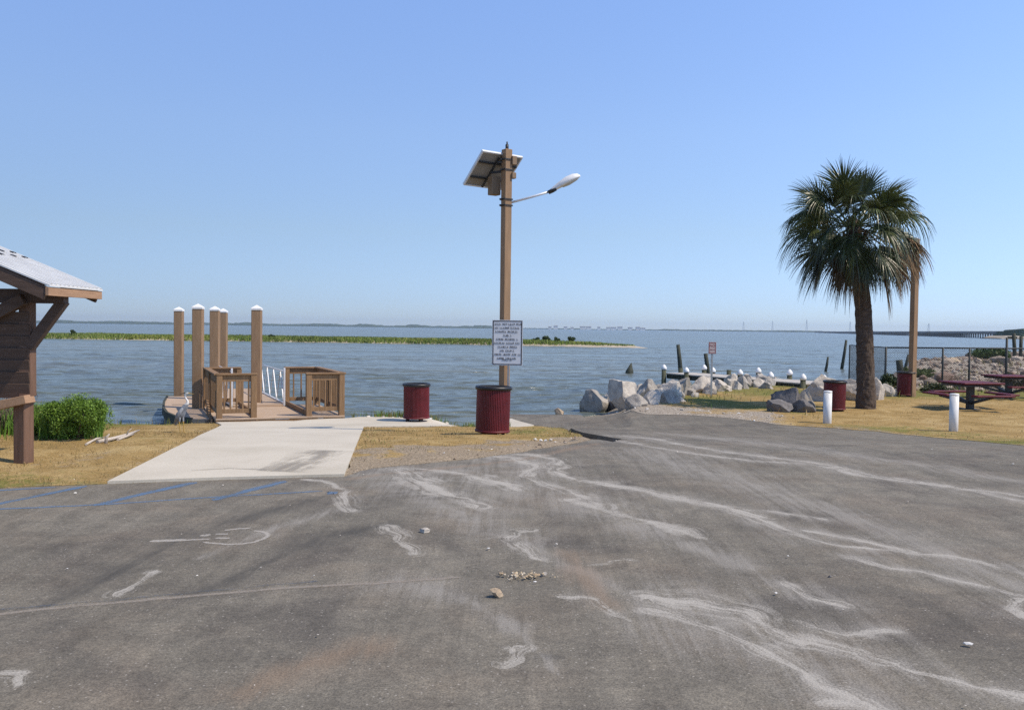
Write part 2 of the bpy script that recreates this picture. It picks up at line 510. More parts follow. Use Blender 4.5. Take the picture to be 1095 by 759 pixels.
def lawn_mat():
    """dry lawn; attribute zone: r = green, g = shell and gravel, b = bare soil"""
    m, nt, b = new_mat('dry_lawn')
    p = coords(nt, (1, 1, 1), 'Position')
    a = node(nt, 'ShaderNodeAttribute', attribute_name='zone')
    sp = node(nt, 'ShaderNodeSeparateColor')
    nt.links.new(a.outputs['Color'], sp.inputs[0])
    n1 = noise_node(nt, p, 1.1, 8, 0.72, 0.6)
    n2 = noise_node(nt, p, 30, 5, 0.75)
    n3 = noise_node(nt, p, 5, 5, 0.7)
    dry = ramp_node(nt, n1, [(0.3, (0.22, 0.15, 0.055)), (0.48, (0.33, 0.225, 0.09)), (0.7, (0.46, 0.345, 0.165))])
    green = ramp_node(nt, n3, [(0.3, (0.12, 0.125, 0.03)), (0.7, (0.22, 0.2, 0.06))])
    grav = ramp_node(nt, n2, [(0.33, (0.14, 0.115, 0.085)), (0.52, (0.32, 0.275, 0.22)), (0.7, (0.62, 0.58, 0.5))])
    soil = ramp_node(nt, n2, [(0.3, (0.19, 0.148, 0.1)), (0.7, (0.4, 0.325, 0.23))])
    spread = math_node(nt, 'MULTIPLY', math_node(nt, 'SUBTRACT', n3, 0.5), 1.6)

    def w(sock):
        mr = node(nt, 'ShaderNodeMapRange', interpolation_type='SMOOTHSTEP')
        nt.links.new(math_node(nt, 'ADD', sock, spread), mr.inputs[0])
        mr.inputs[1].default_value = 0.3
        mr.inputs[2].default_value = 0.7
        return mr.outputs[0]
    c = mix_col(nt, w(sp.outputs[0]), dry, green)
    c = mix_col(nt, w(sp.outputs[2]), c, soil)
    c = mix_col(nt, w(sp.outputs[1]), c, grav)
    c = mix_col(nt, 0.75, c, ramp_node(nt, n2, [(0.3, (0.24, 0.24, 0.24)), (0.5, (0.5, 0.5, 0.5)), (0.7, (0.7, 0.7, 0.7))]), 'OVERLAY')
    nt.links.new(c, b.inputs['Base Color'])
    b.inputs['Roughness'].default_value = 0.95
    b.inputs['Specular IOR Level'].default_value = 0.1
    bump_in(nt, b, n2, 0.7, 0.03)
    return m


M['lawn'] = lawn_mat()


def ground_mat():
    m, nt, b = new_mat('soil')
    p = coords(nt, (1, 1, 1), 'Position')
    n2 = noise_node(nt, p, 20, 6, 0.7)
    n1 = noise_node(nt, p, 1.2, 4, 0.6)
    c = mix_col(nt, n1, ramp_node(nt, n2, [(0.3, (0.11, 0.085, 0.06)), (0.7, (0.25, 0.2, 0.15))]), (0.2, 0.17, 0.13))
    nt.links.new(c, b.inputs['Base Color'])
    b.inputs['Roughness'].default_value = 0.95
    bump_in(nt, b, n2, 0.8, 0.04)
    return m


M['ground'] = ground_mat()


def water_mat():
    m, nt, b = new_mat('sea_water')
    p = coords(nt, (1, 1, 1), 'Position')
    big = noise_node(nt, coords(nt, (0.012, 0.035, 1), 'Position'), 1.0, 4, 0.6, 0.5)
    c = ramp_node(nt, big, [(0.35, (0.105, 0.128, 0.112)), (0.65, (0.138, 0.152, 0.126))])
    nt.links.new(c, b.inputs['Base Color'])
    b.inputs['Roughness'].default_value = 0.2
    b.inputs['IOR'].default_value = 1.33
    w2 = noise_node(nt, coords(nt, (3.0, 6.5, 1), 'Position', (0, 0, R(-9))), 1.0, 4, 0.6, 0.3)
    w3 = noise_node(nt, coords(nt, (0.05, 0.16, 1), 'Position', (0, 0, R(5))), 1.0, 5, 0.6, 0.2)
    h = math_node(nt, 'ADD', math_node(nt, 'MULTIPLY', w2, 0.06), math_node(nt, 'MULTIPLY', w3, 2.6))
    bump_in(nt, b, h, 1.0, 1.0)
    return m


M['water'] = water_mat()


# ------------------------------------------------------------------ mesh helpers
def tag(o, label=None, cat=None, group=None, kind=None):
    if label:
        o['label'] = label
    if cat:
        o['category'] = cat
    if group:
        o['group'] = group
    if kind:
        o['kind'] = kind
    return o


def empty(name, loc=(0, 0, 0), rz=0.0):
    o = bpy.data.objects.new(name, None)
    o.empty_display_size = 0.2
    o.location = loc
    o.rotation_euler = (0, 0, rz)
    COL.objects.link(o)
    return o


def copy_tree(o, parent=None):
    c = o.copy()
    COL.objects.link(c)
    c.parent = parent
    for ch in list(o.children):
        copy_tree(ch, c)
    return c


def link(name, me, mats, parent=None, smooth=False, flat=False):
    for m in (mats if isinstance(mats, (list, tuple)) else [mats]):
        me.materials.append(m)
    if smooth:
        me.shade_smooth()
    elif smooth is False and flat:
        me.shade_flat()
    o = bpy.data.objects.new(name, me)
    COL.objects.link(o)
    o.parent = parent
    return o


def mesh_np(name, verts, faces, mats, parent=None, tint=None, tint_name='tint', smooth=False, uv=None, mi=None):
    """faces: (n,k) integer array; tint: (nverts,3)"""
    verts = np.asarray(verts, np.float32)
    faces = np.asarray(faces, np.int32)
    me = bpy.data.meshes.new(name)
    n, k = faces.shape
    me.vertices.add(len(verts))
    me.vertices.foreach_set('co', verts.ravel())
    me.loops.add(n * k)
    me.loops.foreach_set('vertex_index', faces.ravel())
    me.polygons.add(n)
    me.polygons.foreach_set('loop_start', np.arange(0, n * k, k, dtype=np.int32))
    if mi is not None:
        me.polygons.foreach_set('material_index', np.asarray(mi, np.int32))
    me.update(calc_edges=True)
    if tint is not None:
        a = me.color_attributes.new(tint_name, 'FLOAT_COLOR', 'POINT')
        t = np.ones((len(verts), 4), np.float32)
        t[:, :3] = tint
        a.data.foreach_set('color', t.ravel())
    if uv is not None:
        l = me.uv_layers.new(name='UVMap')
        l.data.foreach_set('uv', np.asarray(uv, np.float32)[faces.ravel()].ravel())
    return link(name, me, mats, parent, smooth, True)


class MB:
    """collects boxes, bars, tubes and lathes into one mesh"""

    def __init__(self):
        self.bm = bmesh.new()

    def box(self, c, s, rot=None, bev=0.0, mi=0):
        r = bmesh.ops.create_cube(self.bm, size=1.0)
        vs = r['verts']
        mt = Matrix.Translation(Vector(c)) @ (rot.to_4x4() if rot is not None else Matrix.Identity(4)) @ Matrix.Diagonal((*s, 1))
        bmesh.ops.transform(self.bm, matrix=mt, verts=vs)
        fs = list({f for v in vs for f in v.link_faces})
        if bev:
            es = list({e for v in vs for e in v.link_edges})
            q = bmesh.ops.bevel(self.bm, geom=es, offset=bev, segments=1, affect='EDGES', profile=0.5)
            fs = [f for f in q['faces']] + [f for f in fs if f.is_valid]
        for f in fs:
            if f.is_valid:
                f.material_index = mi
        return self

    def beam(self, p0, p1, w, h, bev=0.0, up=Vector((0, 0, 1)), mi=0):
        p0, p1 = Vector(p0), Vector(p1)
        x = (p1 - p0)
        L = x.length
        x = x.normalized()
        if abs(x.dot(up)) > 0.99:
            up = Vector((0, 1, 0))
        y = up.cross(x).normalized()
        z = x.cross(y)
        rot = Matrix((x, y, z)).transposed()
        return self.box((p0 + p1) / 2, (L, w, h), rot, bev, mi)

    def tube(self, pts, rad, n=8, cap=True, mi=0):
        pts = [Vector(p) for p in pts]
        if not isinstance(rad, (list, tuple)):
            rad = [rad] * len(pts)
        rings = []
        prev = None
        for i, p in enumerate(pts):
            t = (pts[min(i + 1, len(pts) - 1)] - pts[max(i - 1, 0)]).normalized()
            a = prev if prev is not None else (Vector((0, 0, 1)) if abs(t.z) < 0.9 else Vector((1, 0, 0)))
            u = (a - t * a.dot(t)).normalized()
            prev = u
            w = t.cross(u)
            rings.append([self.bm.verts.new(p + (u * math.cos(2 * math.pi * k / n) + w * math.sin(2 * math.pi * k / n)) * rad[i]) for k in range(n)])
        for a, b in zip(rings, rings[1:]):
            for k in range(n):
                f = self.bm.faces.new((a[k], a[(k + 1) % n], b[(k + 1) % n], b[k]))
                f.smooth = True
                f.material_index = mi
        if cap:
            self.bm.faces.new(list(reversed(rings[0]))).material_index = mi
            self.bm.faces.new(rings[-1]).material_index = mi
        return self

    def lathe(self, prof, n=24, c=(0, 0, 0), mi=0, smooth=True):
        c = Vector(c)
        rings = [[self.bm.verts.new(c + Vector((r * math.cos(2 * math.pi * k / n), r * math.sin(2 * math.pi * k / n), z))) for k in range(n)] for r, z in prof]
        for a, b in zip(rings, rings[1:]):
            for k in range(n):
                f = self.bm.faces.new((a[k], a[(k + 1) % n], b[(k + 1) % n], b[k]))
                f.smooth = smooth
                f.material_index = mi
        if prof[0][0] > 1e-6:
            self.bm.faces.new(list(reversed(rings[0]))).material_index = mi
        if prof[-1][0] > 1e-6:
            self.bm.faces.new(rings[-1]).material_index = mi
        return self

    def poly(self, pts, mi=0):
        self.bm.faces.new([self.bm.verts.new(Vector(p)) for p in pts]).material_index = mi
        return self

    def prism(self, pts, z0, z1, mi=0):
        b = [self.bm.verts.new((p[0], p[1], z0)) for p in pts]
        t = [self.bm.verts.new((p[0], p[1], z1)) for p in pts]
        n = len(pts)
        fs = [self.bm.faces.new(t), self.bm.faces.new(list(reversed(b)))]
        for i in range(n):
            fs.append(self.bm.faces.new((b[i], b[(i + 1) % n], t[(i + 1) % n], t[i])))
        for f in fs:
            f.material_index = mi
        return self

    def build(self, name, mats, parent=None):
        bmesh.ops.recalc_face_normals(self.bm, faces=self.bm.faces)
        me = bpy.data.meshes.new(name)
        self.bm.to_mesh(me)
        self.bm.free()
        return link(name, me, mats, parent)


def roughen(poly, amp, step=0.25, seed=1):
    out = []
    n = len(poly)
    for i in range(n):
        a, b = Vector(poly[i][:2]), Vector(poly[(i + 1) % n][:2])
        L = (b - a).length
        far = max(a.y, b.y) > 45 or min(a.y, b.y) < 0
        k = max(1, int(L / (step * (6 if far else 1))))
        nrm = Vector((-(b - a).y, (b - a).x)) / max(L, 1e-6)
        for j in range(k):
            p = a + (b - a) * (j / k)
            if amp and 0 < j:
                o = float(vnoise(p.x, p.y, 0.9, seed) * 0.6 + vnoise(p.x, p.y, 0.25, seed + 3) * 0.4)
                p = p + nrm * o * amp
            out.append((p.x, p.y))
    return out


def sheet(name, poly, mats, zoff, spacing, skirt, amp=0.0, zone=None, seed=1, wobble=0.0, extra=None):
    """a surface laid over the ground inside an outline, with a skirt down its edge"""
    pl = roughen(poly, amp, 0.22, seed)
    pa = np.array(pl)
    xs, ys = [], []
    x0, y0 = pa.min(0)
    x1, y1 = pa.max(0)
    y = y0
    while y < y1:
        st = spacing * max(1.0, abs(y - 12) / 9.0) if y > 0 else 3.0
        n = int((x1 - x0) / st) + 1
        xx = np.clip(x0 + np.arange(n) * st + rng.uniform(-.2, .2, n) * st, x0, x1)
        keep = (np.abs(xx) < 8 + abs(y) * 0.9) | (rng.random(n) < 0.06)
        xs.append(xx[keep])
        ys.append(np.full(keep.sum(), y) + rng.uniform(-.2, .2, keep.sum()) * st)
        y += st
    xs, ys = np.concatenate(xs), np.concatenate(ys)
    if extra is not None:
        far = ~((ys > 2.9) & (ys < 27) & (np.abs(xs) < 0.66 * ys + 1.2))
        xs, ys = np.concatenate([xs[far], extra[0]]), np.concatenate([ys[far], extra[1]])
    ok = inside(pa, xs, ys) & (edge_dist(pa, xs, ys) > (spacing * 0.3 if extra is None else 0.03))
    pts = [Vector(p) for p in pl] + [Vector((a, b)) for a, b in zip(xs[ok], ys[ok])]
    nb = len(pl)
    co, ed, fa, *_ = geometry.delaunay_2d_cdt(pts, [(i, (i + 1) % nb) for i in range(nb)], [], 1, 1e-5)
    c = np.array([(p.x, p.y) for p in co])
    z = G(c[:, 0], c[:, 1]) + zoff
    if wobble:
        z = z + wobble * vnoise(c[:, 0], c[:, 1], 0.5, seed + 5) * np.clip(edge_dist(pa, c[:, 0], c[:, 1]) / 0.3, 0, 1)
    V = np.column_stack([c, z])
    F = np.array([f if len(f) == 3 else f[:3] for f in fa], np.int32)
    # face up
    a, b2, d = V[F[:, 0]], V[F[:, 1]], V[F[:, 2]]
    flip = np.cross(b2 - a, d - a)[:, 2] < 0
    F[flip] = F[flip][:, ::-1]
    # boundary edges -> skirt
    e = np.concatenate([F[:, [0, 1]], F[:, [1, 2]], F[:, [2, 0]]])
    key = np.sort(e, 1)
    _, inv, cnt = np.unique(key, axis=0, return_inverse=True, return_counts=True)
    be = e[cnt[inv.ravel()] == 1]
    n0 = len(V)
    low = V.copy()
    low[:, 2] -= skirt
    V2 = np.concatenate([V, low])
    S1 = np.column_stack([be[:, 1], be[:, 0], be[:, 0] + n0])
    S2 = np.column_stack([be[:, 1], be[:, 0] + n0, be[:, 1] + n0])
    F2 = np.concatenate([F, S1, S2])
    used = np.unique(F2)
    mp = np.full(len(V2), -1)
    mp[used] = np.arange(len(used))
    V2, F2 = V2[used], mp[F2]
    t = zone(V2[:, 0], V2[:, 1]) if zone is not None else None
    return V2, F2, t


# ------------------------------------------------------------------ ground sheet to the horizon, water
def axis(parts):
    out = []
    for a, b, s in parts:
        out.append(np.arange(a, b, s))
    return np.unique(np.concatenate(out + [np.array([parts[-1][1]])]))


gx = axis([(-12000, -1000, 1000), (-1000, -100, 100), (-100, -16, 4), (-16, 18, 0.3), (18, 60, 1.0), (60, 200, 8), (200, 1000, 100), (1000, 12000, 1000)])
gy = axis([(-400, -20, 40), (-20, 6, 3), (6, 32, 0.3), (32, 75, 0.8), (75, 200, 6), (200, 1000, 80), (1000, 13000, 1000)])
X, Y = np.meshgrid(gx, gy)
Z = G(X.ravel(), Y.ravel())
land = inside(SHORE, X.ravel(), Y.ravel())
sd = edge_dist(SHORE, X.ravel(), Y.ravel())
Z = np.where(land, Z - 0.13 * sstep(0.0, 0.8, sd), Z)
_wg = gp(640, 466.5)
Z = Z - 0.22 * np.exp(-((X.ravel() - _wg.x) / 0.9) ** 2 - ((Y.ravel() - _wg.y) / 0.8) ** 2)
Z = Z + 0.02 * vnoise(X.ravel(), Y.ravel(), 0.7, 4) * (sd < 40)
nx, ny = len(gx), len(gy)
ii = (np.arange(ny - 1)[:, None] * nx + np.arange(nx - 1)[None, :]).ravel()
tag(mesh_np('ground', np.column_stack([X.ravel(), Y.ravel(), Z]), np.column_stack([ii, ii + 1, ii + nx + 1, ii + nx]), M['ground'], smooth=True), kind='structure')
rows = [15.5]
while rows[-1] < 420:
    rows.append(rows[-1] + max(0.07, rows[-1] ** 2 / (FPX * 2.55) * 0.42))
rows = np.array(rows)
cols = np.tan(np.linspace(-0.70, 0.70, 1250))
XX = rows[:, None] * cols[None, :]
YY = np.repeat(rows[:, None], len(cols), 1)
ZZ = np.zeros_like(XX)
wr = np.random.default_rng(12)
for lam in np.concatenate([np.geomspace(0.35, 3.2, 46), np.geomspace(3.4, 16, 16)]):
    th = R(82) + wr.normal(0, 0.38)
    kx, ky = math.cos(th) * 2 * math.pi / lam, math.sin(th) * 2 * math.pi / lam
    amp = lam * (0.0125 if lam < 0.9 else 0.0085 if lam < 1.6 else 0.0032 if lam < 3.3 else 0.0014) * wr.uniform(0.5, 1.3)
    # groups of waves: each train comes and goes
    env = 0.65 + 0.55 * vnoise(XX, YY, lam * 7 + 2, int(lam * 50) % 97)
    ph = kx * XX + ky * YY + wr.uniform(0, 6.28)
    ZZ += amp * env * (np.sin(ph) + 0.22 * np.cos(2 * ph))
ZZ *= (0.55 + 0.45 * sstep(19, 34, YY)) * sstep(420, 300, YY)
# wind lanes
ZZ *= 0.85 + 0.3 * vnoise(XX * 0.35, YY, 9, 31)
nr_, nc_ = XX.shape
ii = (np.arange(nr_ - 1)[:, None] * nc_ + np.arange(nc_ - 1)[None, :]).ravel()
WV = np.column_stack([XX.ravel(), YY.ravel(), WZ + ZZ.ravel()])
WF = np.column_stack([ii, ii + 1, ii + nc_ + 1, ii + nc_])
wx, wy = np.meshgrid(np.array([-12000.0, -300, 300, 12000]), np.array([-400.0, 15, 60, 400, 1500, 13000]))
o0 = len(WV)
ii = o0 + (np.arange(5)[:, None] * 4 + np.arange(3)[None, :]).ravel()
WV = np.concatenate([WV, np.column_stack([wx.ravel(), wy.ravel(), np.full(wx.size, WZ - 0.2)])])
WF = np.concatenate([WF, np.column_stack([ii, ii + 1, ii + 5, ii + 4])])
tag(mesh_np('water', WV, WF, M['water'], smooth=True), kind='structure')

# ------------------------------------------------------------------ outlines on the ground
DA = Vector((-0.40, 0.917, 0)).normalized()        # along the dock, away
DB = Vector((DA.y, -DA.x, 0))                      # across the dock, to the right
L0 = Vector((-6.62, 19.8, -0.45))                  # its near left corner


def pp(*px):
    return [tuple(gp(*p)[:2]) for p in px]


def lin(p, q, n=8):
    return [(p[0] + (q[0] - p[0]) * i / n, p[1] + (q[1] - p[1]) * i / n) for i in range(n)]


def dk(a, b):
    p = L0 + DA * a + DB * b
    return (p.x, p.y)


edge_left = pp((0, 522), (115, 517.2), (240, 513), (368, 509.5))
edge_isle = pp((376, 507), (400, 500.5), (450, 496), (500, 491.5), (560, 483), (600, 476), (628, 471))
wedge = pp((640, 469.8), (656, 472.4), (665, 469.4), (625, 462.6), (588, 456.8))
edge_strip_end = pp((571, 455.6), (556, 451.5), (547, 448.6))
edge_right = pp((640, 442.8), (690, 443), (740, 444), (780, 447), (830, 454), (890, 457.7), (940, 461.5), (1000, 468), (1095, 476.5))
edge_isle_in = pp((385, 503), (402, 498), (450, 493.5), (500, 489), (560, 480.5), (598, 474), (620, 469))
asphalt_poly = ([(-40, 8.5), (-12, 9.05)] + [(a, b + 0.3) for a, b in edge_left] + edge_isle_in + wedge + edge_strip_end + [(-0.15, 22.0), (-0.1, 24.5), (0.0, 28.5), (2.1, 28.5), (2.05, 24.5)]
                + [(a + 0.1, b + 0.32) for a, b in edge_right] + [(11.3, 14.2), (14, 9), (16, 0), (16, -30), (-40, -30)])
concrete_poly = pp((115, 517.2), (240, 513), *lin((368, 509.5), (389, 457.2)), (389, 457.2), (480, 456.6), (571, 455.6), (556, 451.5), (547, 448.6)) + [(-3.3, 21.05), dk(-0.03, 2.95), dk(-0.03, -0.05)] + pp(*lin((237, 455.5), (115, 517.2)))
isle_poly = pp((368, 509.5)) + edge_isle + pp((616, 463.6), (588, 457.4), (571, 455.6), (480, 456.6), *lin((389, 457.2), (368, 509.5)))
left_poly = [(-40, 8.2), (-12, 8.75)] + pp((0, 522), *lin((115, 517.2), (237, 455.5)), (237, 455.5)) + [dk(-0.05, -0.08), (-6.75, 19.45), (-7.5, 18.7), (-9, 18.75), (-12, 19.35), (-20, 19.75), (-40, 22.6)]
right_poly = [(2.05, 24.5)] + edge_right + [(11.3, 14.2), (14, 9), (60, 9), (160, 60), (120, 135), (69, 115), (49, 88.5), (33.5, 67.5), (24.6, 53.4), (21.2, 47.4), (17.9, 41.2), (15.6, 36.9), (12.7, 36.9), (10.8, 38.6), (9.0, 38.2), (6.5, 34.5), (3.6, 28.4)]

# parking lot: asphalt sheet, with its stains and worn paint as films inside the same object
ex, ey = [], []
y = 3.0
while y < 27:
    st = max(0.03, 0.0058 * y)
    n = int((1.32 * y + 2.4) / st)
    ex.append(-(0.66 * y + 1.2) + (np.arange(n) + rng.uniform(0.2, 0.8, n)) * st)
    ey.append(y + rng.uniform(-.3, .3, n) * st)
    y += st
V, F, _ = sheet('parking_lot', asphalt_poly, None, 0.0, 0.5, 0.12, 0.025, seed=2, extra=(np.concatenate(ex), np.concatenate(ey)))
nV = len(V)
STA = {'salt': np.zeros(nV), 'salt_soft': np.zeros(nV), 'damp': np.zeros(nV), 'sandtrack': np.zeros(nV)}
STU, STV = np.zeros(nV), np.zeros(nV)


def soak(mk, k, W3, hw, s):
    """writes one stain into the asphalt's own stain attributes: how deep inside the stain each point lies"""
    pad = hw.max() * 1.1
    idx = np.nonzero((V[:, 0] > W3[:, 0].min() - pad) & (V[:, 0] < W3[:, 0].max() + pad) & (V[:, 1] > W3[:, 1].min() - pad) & (V[:, 1] < W3[:, 1].max() + pad))[0]
    if not len(idx):
        return
    P = V[idx, :2]
    best = np.zeros(len(idx))
    bu, bv = np.zeros(len(idx)), np.zeros(len(idx))
    for i in range(len(W3) - 1):
        a, b = W3[i], W3[i + 1]
        ab = b - a
        L = max(np.hypot(*ab), 1e-6)
        t = np.clip(((P - a) @ ab) / (L * L), 0, 1)
        dv = P - a - t[:, None] * ab
        d = np.hypot(dv[:, 0], dv[:, 1])
        h = hw[i] * (1 - t) + hw[i + 1] * t
        e = 1 - d / np.maximum(h, 1e-4)
        sg = np.sign(ab[0] * dv[:, 1] - ab[1] * dv[:, 0])
        up = e > best
        best[up] = e[up]
        bu[up] = (s[i] + t * L)[up] + k * 7.3
        bv[up] = (sg * d / np.maximum(h, 1e-4))[up]
    up = best > STA[mk][idx]
    STA[mk][idx[up]] = best[up]
    if mk == 'salt':
        STU[idx[up]] = bu[up]
        STV[idx[up]] = bv[up]



films = []
RIB = []


def ribbon(mk, pts, w, sub=10):
    RIB.append((mk, pts, w))


S = 'salt'
SALT = [
    ([(664, 466), (695, 469), (782, 484), (873, 495), (946, 510), (1007, 519), (1095, 536), (1200, 556)], 5),
    ([(664, 471), (695, 478), (790, 491), (868, 497), (938, 511), (1040, 523), (1095, 531), (1200, 548)], 4),
    ([(695, 527.5), (773, 543), (825, 547), (886, 556)], 5),
    ([(640, 515), (695, 527), (773, 542), (825, 562), (890, 582), (972, 591), (1024, 597), (1095, 614), (1180, 634)], 7),
    ([(860, 567), (929, 580), (981, 591)], 6),
    ([(903, 595), (964, 609), (1024, 621), (1095, 638), (1180, 660)], 6),
    ([(690, 636), (721, 642), (795, 655), (825, 675), (881, 692), (938, 707), (998, 725), (1095, 746), (1180, 765)], 19),
    ([(690, 652), (738, 666), (795, 686), (838, 707), (877, 733), (920, 751), (975, 775)], 17),
    ([(847, 664), (880, 674), (916, 681), (933, 674), (964, 675)], 9),
    ([(834, 621), (877, 642), (903, 648)], 9),
    ([(1100, 641), (1087, 644), (1084, 652), (1100, 661)], 7),
    ([(441, 501), (493, 507), (523, 514), (560, 526)], 12),
    ([(421, 501), (458, 519), (493, 534), (515, 542)], 13),
    ([(532, 488), (571, 496), (568, 504), (566, 510), (582, 518), (627, 534), (662, 552)], 9),
    ([(554, 486), (590, 490), (601, 497), (596, 506), (627, 514.5), (679, 523), (750, 538), (830, 556)], 8),
    ([(610, 534), (653, 547), (697, 560), (755, 577)], 13),
    ([(569, 566), (548, 571), (546, 578), (565, 590), (584, 600)], 7),
    ([(599, 638), (627, 640), (650, 652), (677, 666)], 8),
    ([(627, 605), (650, 601), (675, 598)], 6),
    ([(534, 710), (548, 704), (557, 694)], 12),
    ([(325, 512), (350, 516), (364, 522), (370, 532), (376, 547)], 7),
    ([(124, 638), (140, 626), (165, 611)], 8),
    ([(10, 735), (22, 724), (14, 719), (-10, 722)], 9),
    ([(880, 755), (905, 752), (925, 757)], 12),
    ([(415, 562), (430, 577), (445, 592)], 10),
]
for pts, w in SALT:
    ribbon(S, pts, w)
for pts, w in [
    ([(690, 640), (740, 655), (800, 675), (870, 712)], 60),
    ([(400, 505), (450, 530), (520, 560), (600, 600), (700, 650)], 50),
    ([(480, 498), (560, 520), (680, 560), (800, 610)], 60),
    ([(680, 480), (800, 520), (950, 570), (1120, 640)], 60),
    ([(208, 597), (295, 566), (365, 543)], 26),
    ([(700, 462), (850, 478), (1000, 500), (1150, 525)], 30),
    ([(420, 620), (520, 650), (600, 720)], 50),
] + [(p_, w_ * 6) for p_, w_ in SALT[:14]]:
    ribbon('salt_soft', pts, w)
for pts, w in [
    ([(40, 652), (90, 630), (143, 603), (217, 568), (290, 546), (345, 532)], 46),
    ([(200, 640), (290, 600), (350, 575), (420, 560)], 34),
    ([(574, 703), (588, 702), (602, 704)], 16),
    ([(380, 480), (500, 487), (570, 480)], 6),
]:
    ribbon('damp', pts, w)
ribbon('sandtrack', [(370, 513), (410, 507), (460, 502), (510, 497), (565, 490), (605, 481), (640, 474)], 9)
ribbon('sandtrack', [(604, 588), (612, 600), (626, 618), (640, 634), (653, 649)], 26)
ribbon('sandtrack', [(250, 745), (330, 710), (400, 690)], 50)
ribbon('linepaint', [(-30, 661), (80, 648.5), (165, 641), (303, 629), (400, 624), (493, 617)], 9)
ribbon('bluefaint', [(-30, 654), (80, 645.5), (173, 637), (312, 624), (340, 622)], 7)
for pts, w in [([(-40, 546), (0, 538.5), (93, 519.5)], 8), ([(100, 541), (155, 528), (210, 515.5)], 9), ([(228, 535), (265, 525), (305, 514.5)], 9),
               ([(-30, 545.5), (100, 540), (217, 532.5), (345, 525)], 5), ([(350, 527.5), (361, 527)], 12), ([(-40, 527), (60, 521)], 5)]:
    ribbon('bluepaint', pts, w)
# worn wheelchair symbol
for pts, w in [([(160, 579.2), (200, 577.6)], 8), ([(192, 578), (225, 576.5)], 4), ([(217, 580), (245, 582.3), (268, 580.5), (284, 575), (285, 570.5), (272, 567.5)], 4),
               ([(214, 573), (225, 572.5)], 6), ([(231, 576), (245, 575.4)], 5), ([(231, 571.5), (243, 571)], 4), ([(240, 567.5), (268, 564.5)], 4)]:
    ribbon('whitepaint', pts, w)

mats = [M['asphalt']]
mkeys = ['asphalt']
Vs, Fs, Us, MI = [V], [F], [np.zeros((len(V), 2))], [np.zeros(len(F), int)]
off = len(V)
order = {'damp': 0, 'salt_soft': 1, 'sandtrack': 2, 'linepaint': 3, 'bluefaint': 4, 'bluepaint': 5, 'whitepaint': 6, 'salt': 7}
WK = {'salt': 2.5, 'salt_soft': 1.5, 'damp': 1.25, 'sandtrack': 1.5}
RIB.sort(key=lambda r: order[r[0]])
for k, (mk, pts, wpx) in enumerate(RIB):
    # smooth the pixel path, carry it to the ground
    P = np.array(pts, float)
    t = np.linspace(0, len(P) - 1, (len(P) - 1) * 7 + 1)
    i = np.clip(t.astype(int), 0, len(P) - 2)
    f = (t - i)[:, None]
    P0, P1, P2, P3 = P[np.maximum(i - 1, 0)], P[i], P[i + 1], P[np.minimum(i + 2, len(P) - 1)]
    Q = 0.5 * (2 * P1 + (P2 - P0) * f + (2 * P0 - 5 * P1 + 4 * P2 - P3) * f ** 2 + (3 * P1 - P0 - 3 * P2 + P3) * f ** 3)
    W3 = np.array([tuple(gp(a, b)) for a, b in Q])[:, :2]
    if mk.startswith('salt'):
        jj = np.arange(len(Q)) * 1.0
        W3 = W3 + np.column_stack([vnoise(jj, jj * 0, 2.1, k + 5), vnoise(jj, jj * 0, 2.1, k + 9)]) * (0.006 * W3[:, 1:2])
    hw = []
    for (a, b), g in zip(Q, W3):
        hy = 351.0 + (a - 547.5) * 0.0122
        hw.append(wpx * g[1] / FPX * (1.0 + 0.9 * min(1.0, g[1] / 14)) * 0.5)
    hw = np.array(hw) * WK.get(mk, 1.0) * (1 + (mk in WK) * ( 0.55 * vnoise(np.arange(len(Q)) * 1.0, np.zeros(len(Q)), 3.7, k) + 0.3 * vnoise(np.arange(len(Q)) * 1.0, np.zeros(len(Q)), 1.3, k + 50)))
    hw[0] *= 0.3
    hw[-1] *= 0.3
    tg = np.gradient(W3, axis=0)
    tg /= np.maximum(np.linalg.norm(tg, axis=1), 1e-6)[:, None]
    nr = np.column_stack([-tg[:, 1], tg[:, 0]])
    s = np.concatenate([[0], np.cumsum(np.linalg.norm(np.diff(W3, axis=0), axis=1))])
    if mk in STA:
        soak(mk, k, W3, np.maximum(hw, 0.01), s)
        continue
    rows, uvs = [], []
    for v in (-1, 0, 1):
        c = W3 + nr * (hw * v)[:, None]
        rows.append(np.column_stack([c, G(c[:, 0], c[:, 1]) + 0.001 + 0.00003 * k]))
        uvs.append(np.column_stack([s, np.full(len(s), v)]))
    n = len(s)
    Vs.append(np.concatenate(rows))
    Us.append(np.concatenate(uvs))
    fq = []
    for r in range(2):
        a = off + r * n + np.arange(n - 1)
        fq.append(np.column_stack([a, a + 1, a + n + 1]))
        fq.append(np.column_stack([a, a + n + 1, a + n]))
    fq = np.concatenate(fq)
    Fs.append(fq)
    if mk not in mkeys:
        mkeys.append(mk)
        mats.append(M[mk])
    MI.append(np.full(len(fq), mkeys.index(mk)))
    off += 3 * n
lot = tag(mesh_np('parking_lot', np.concatenate(Vs), np.concatenate(Fs), mats, uv=np.concatenate(Us), mi=np.concatenate(MI)), kind='structure')
for nm, chan in (('stain_a', (STA['salt'], STA['salt_soft'], STA['damp'])), ('stain_b', (STU, STV, STA['sandtrack']))):
    at_ = lot.data.attributes.new(nm, 'FLOAT_VECTOR', 'POINT')
    full = np.zeros((off, 3), np.float32)
    full[:nV] = np.column_stack(chan)
    at_.data.foreach_set('vector', full.ravel())

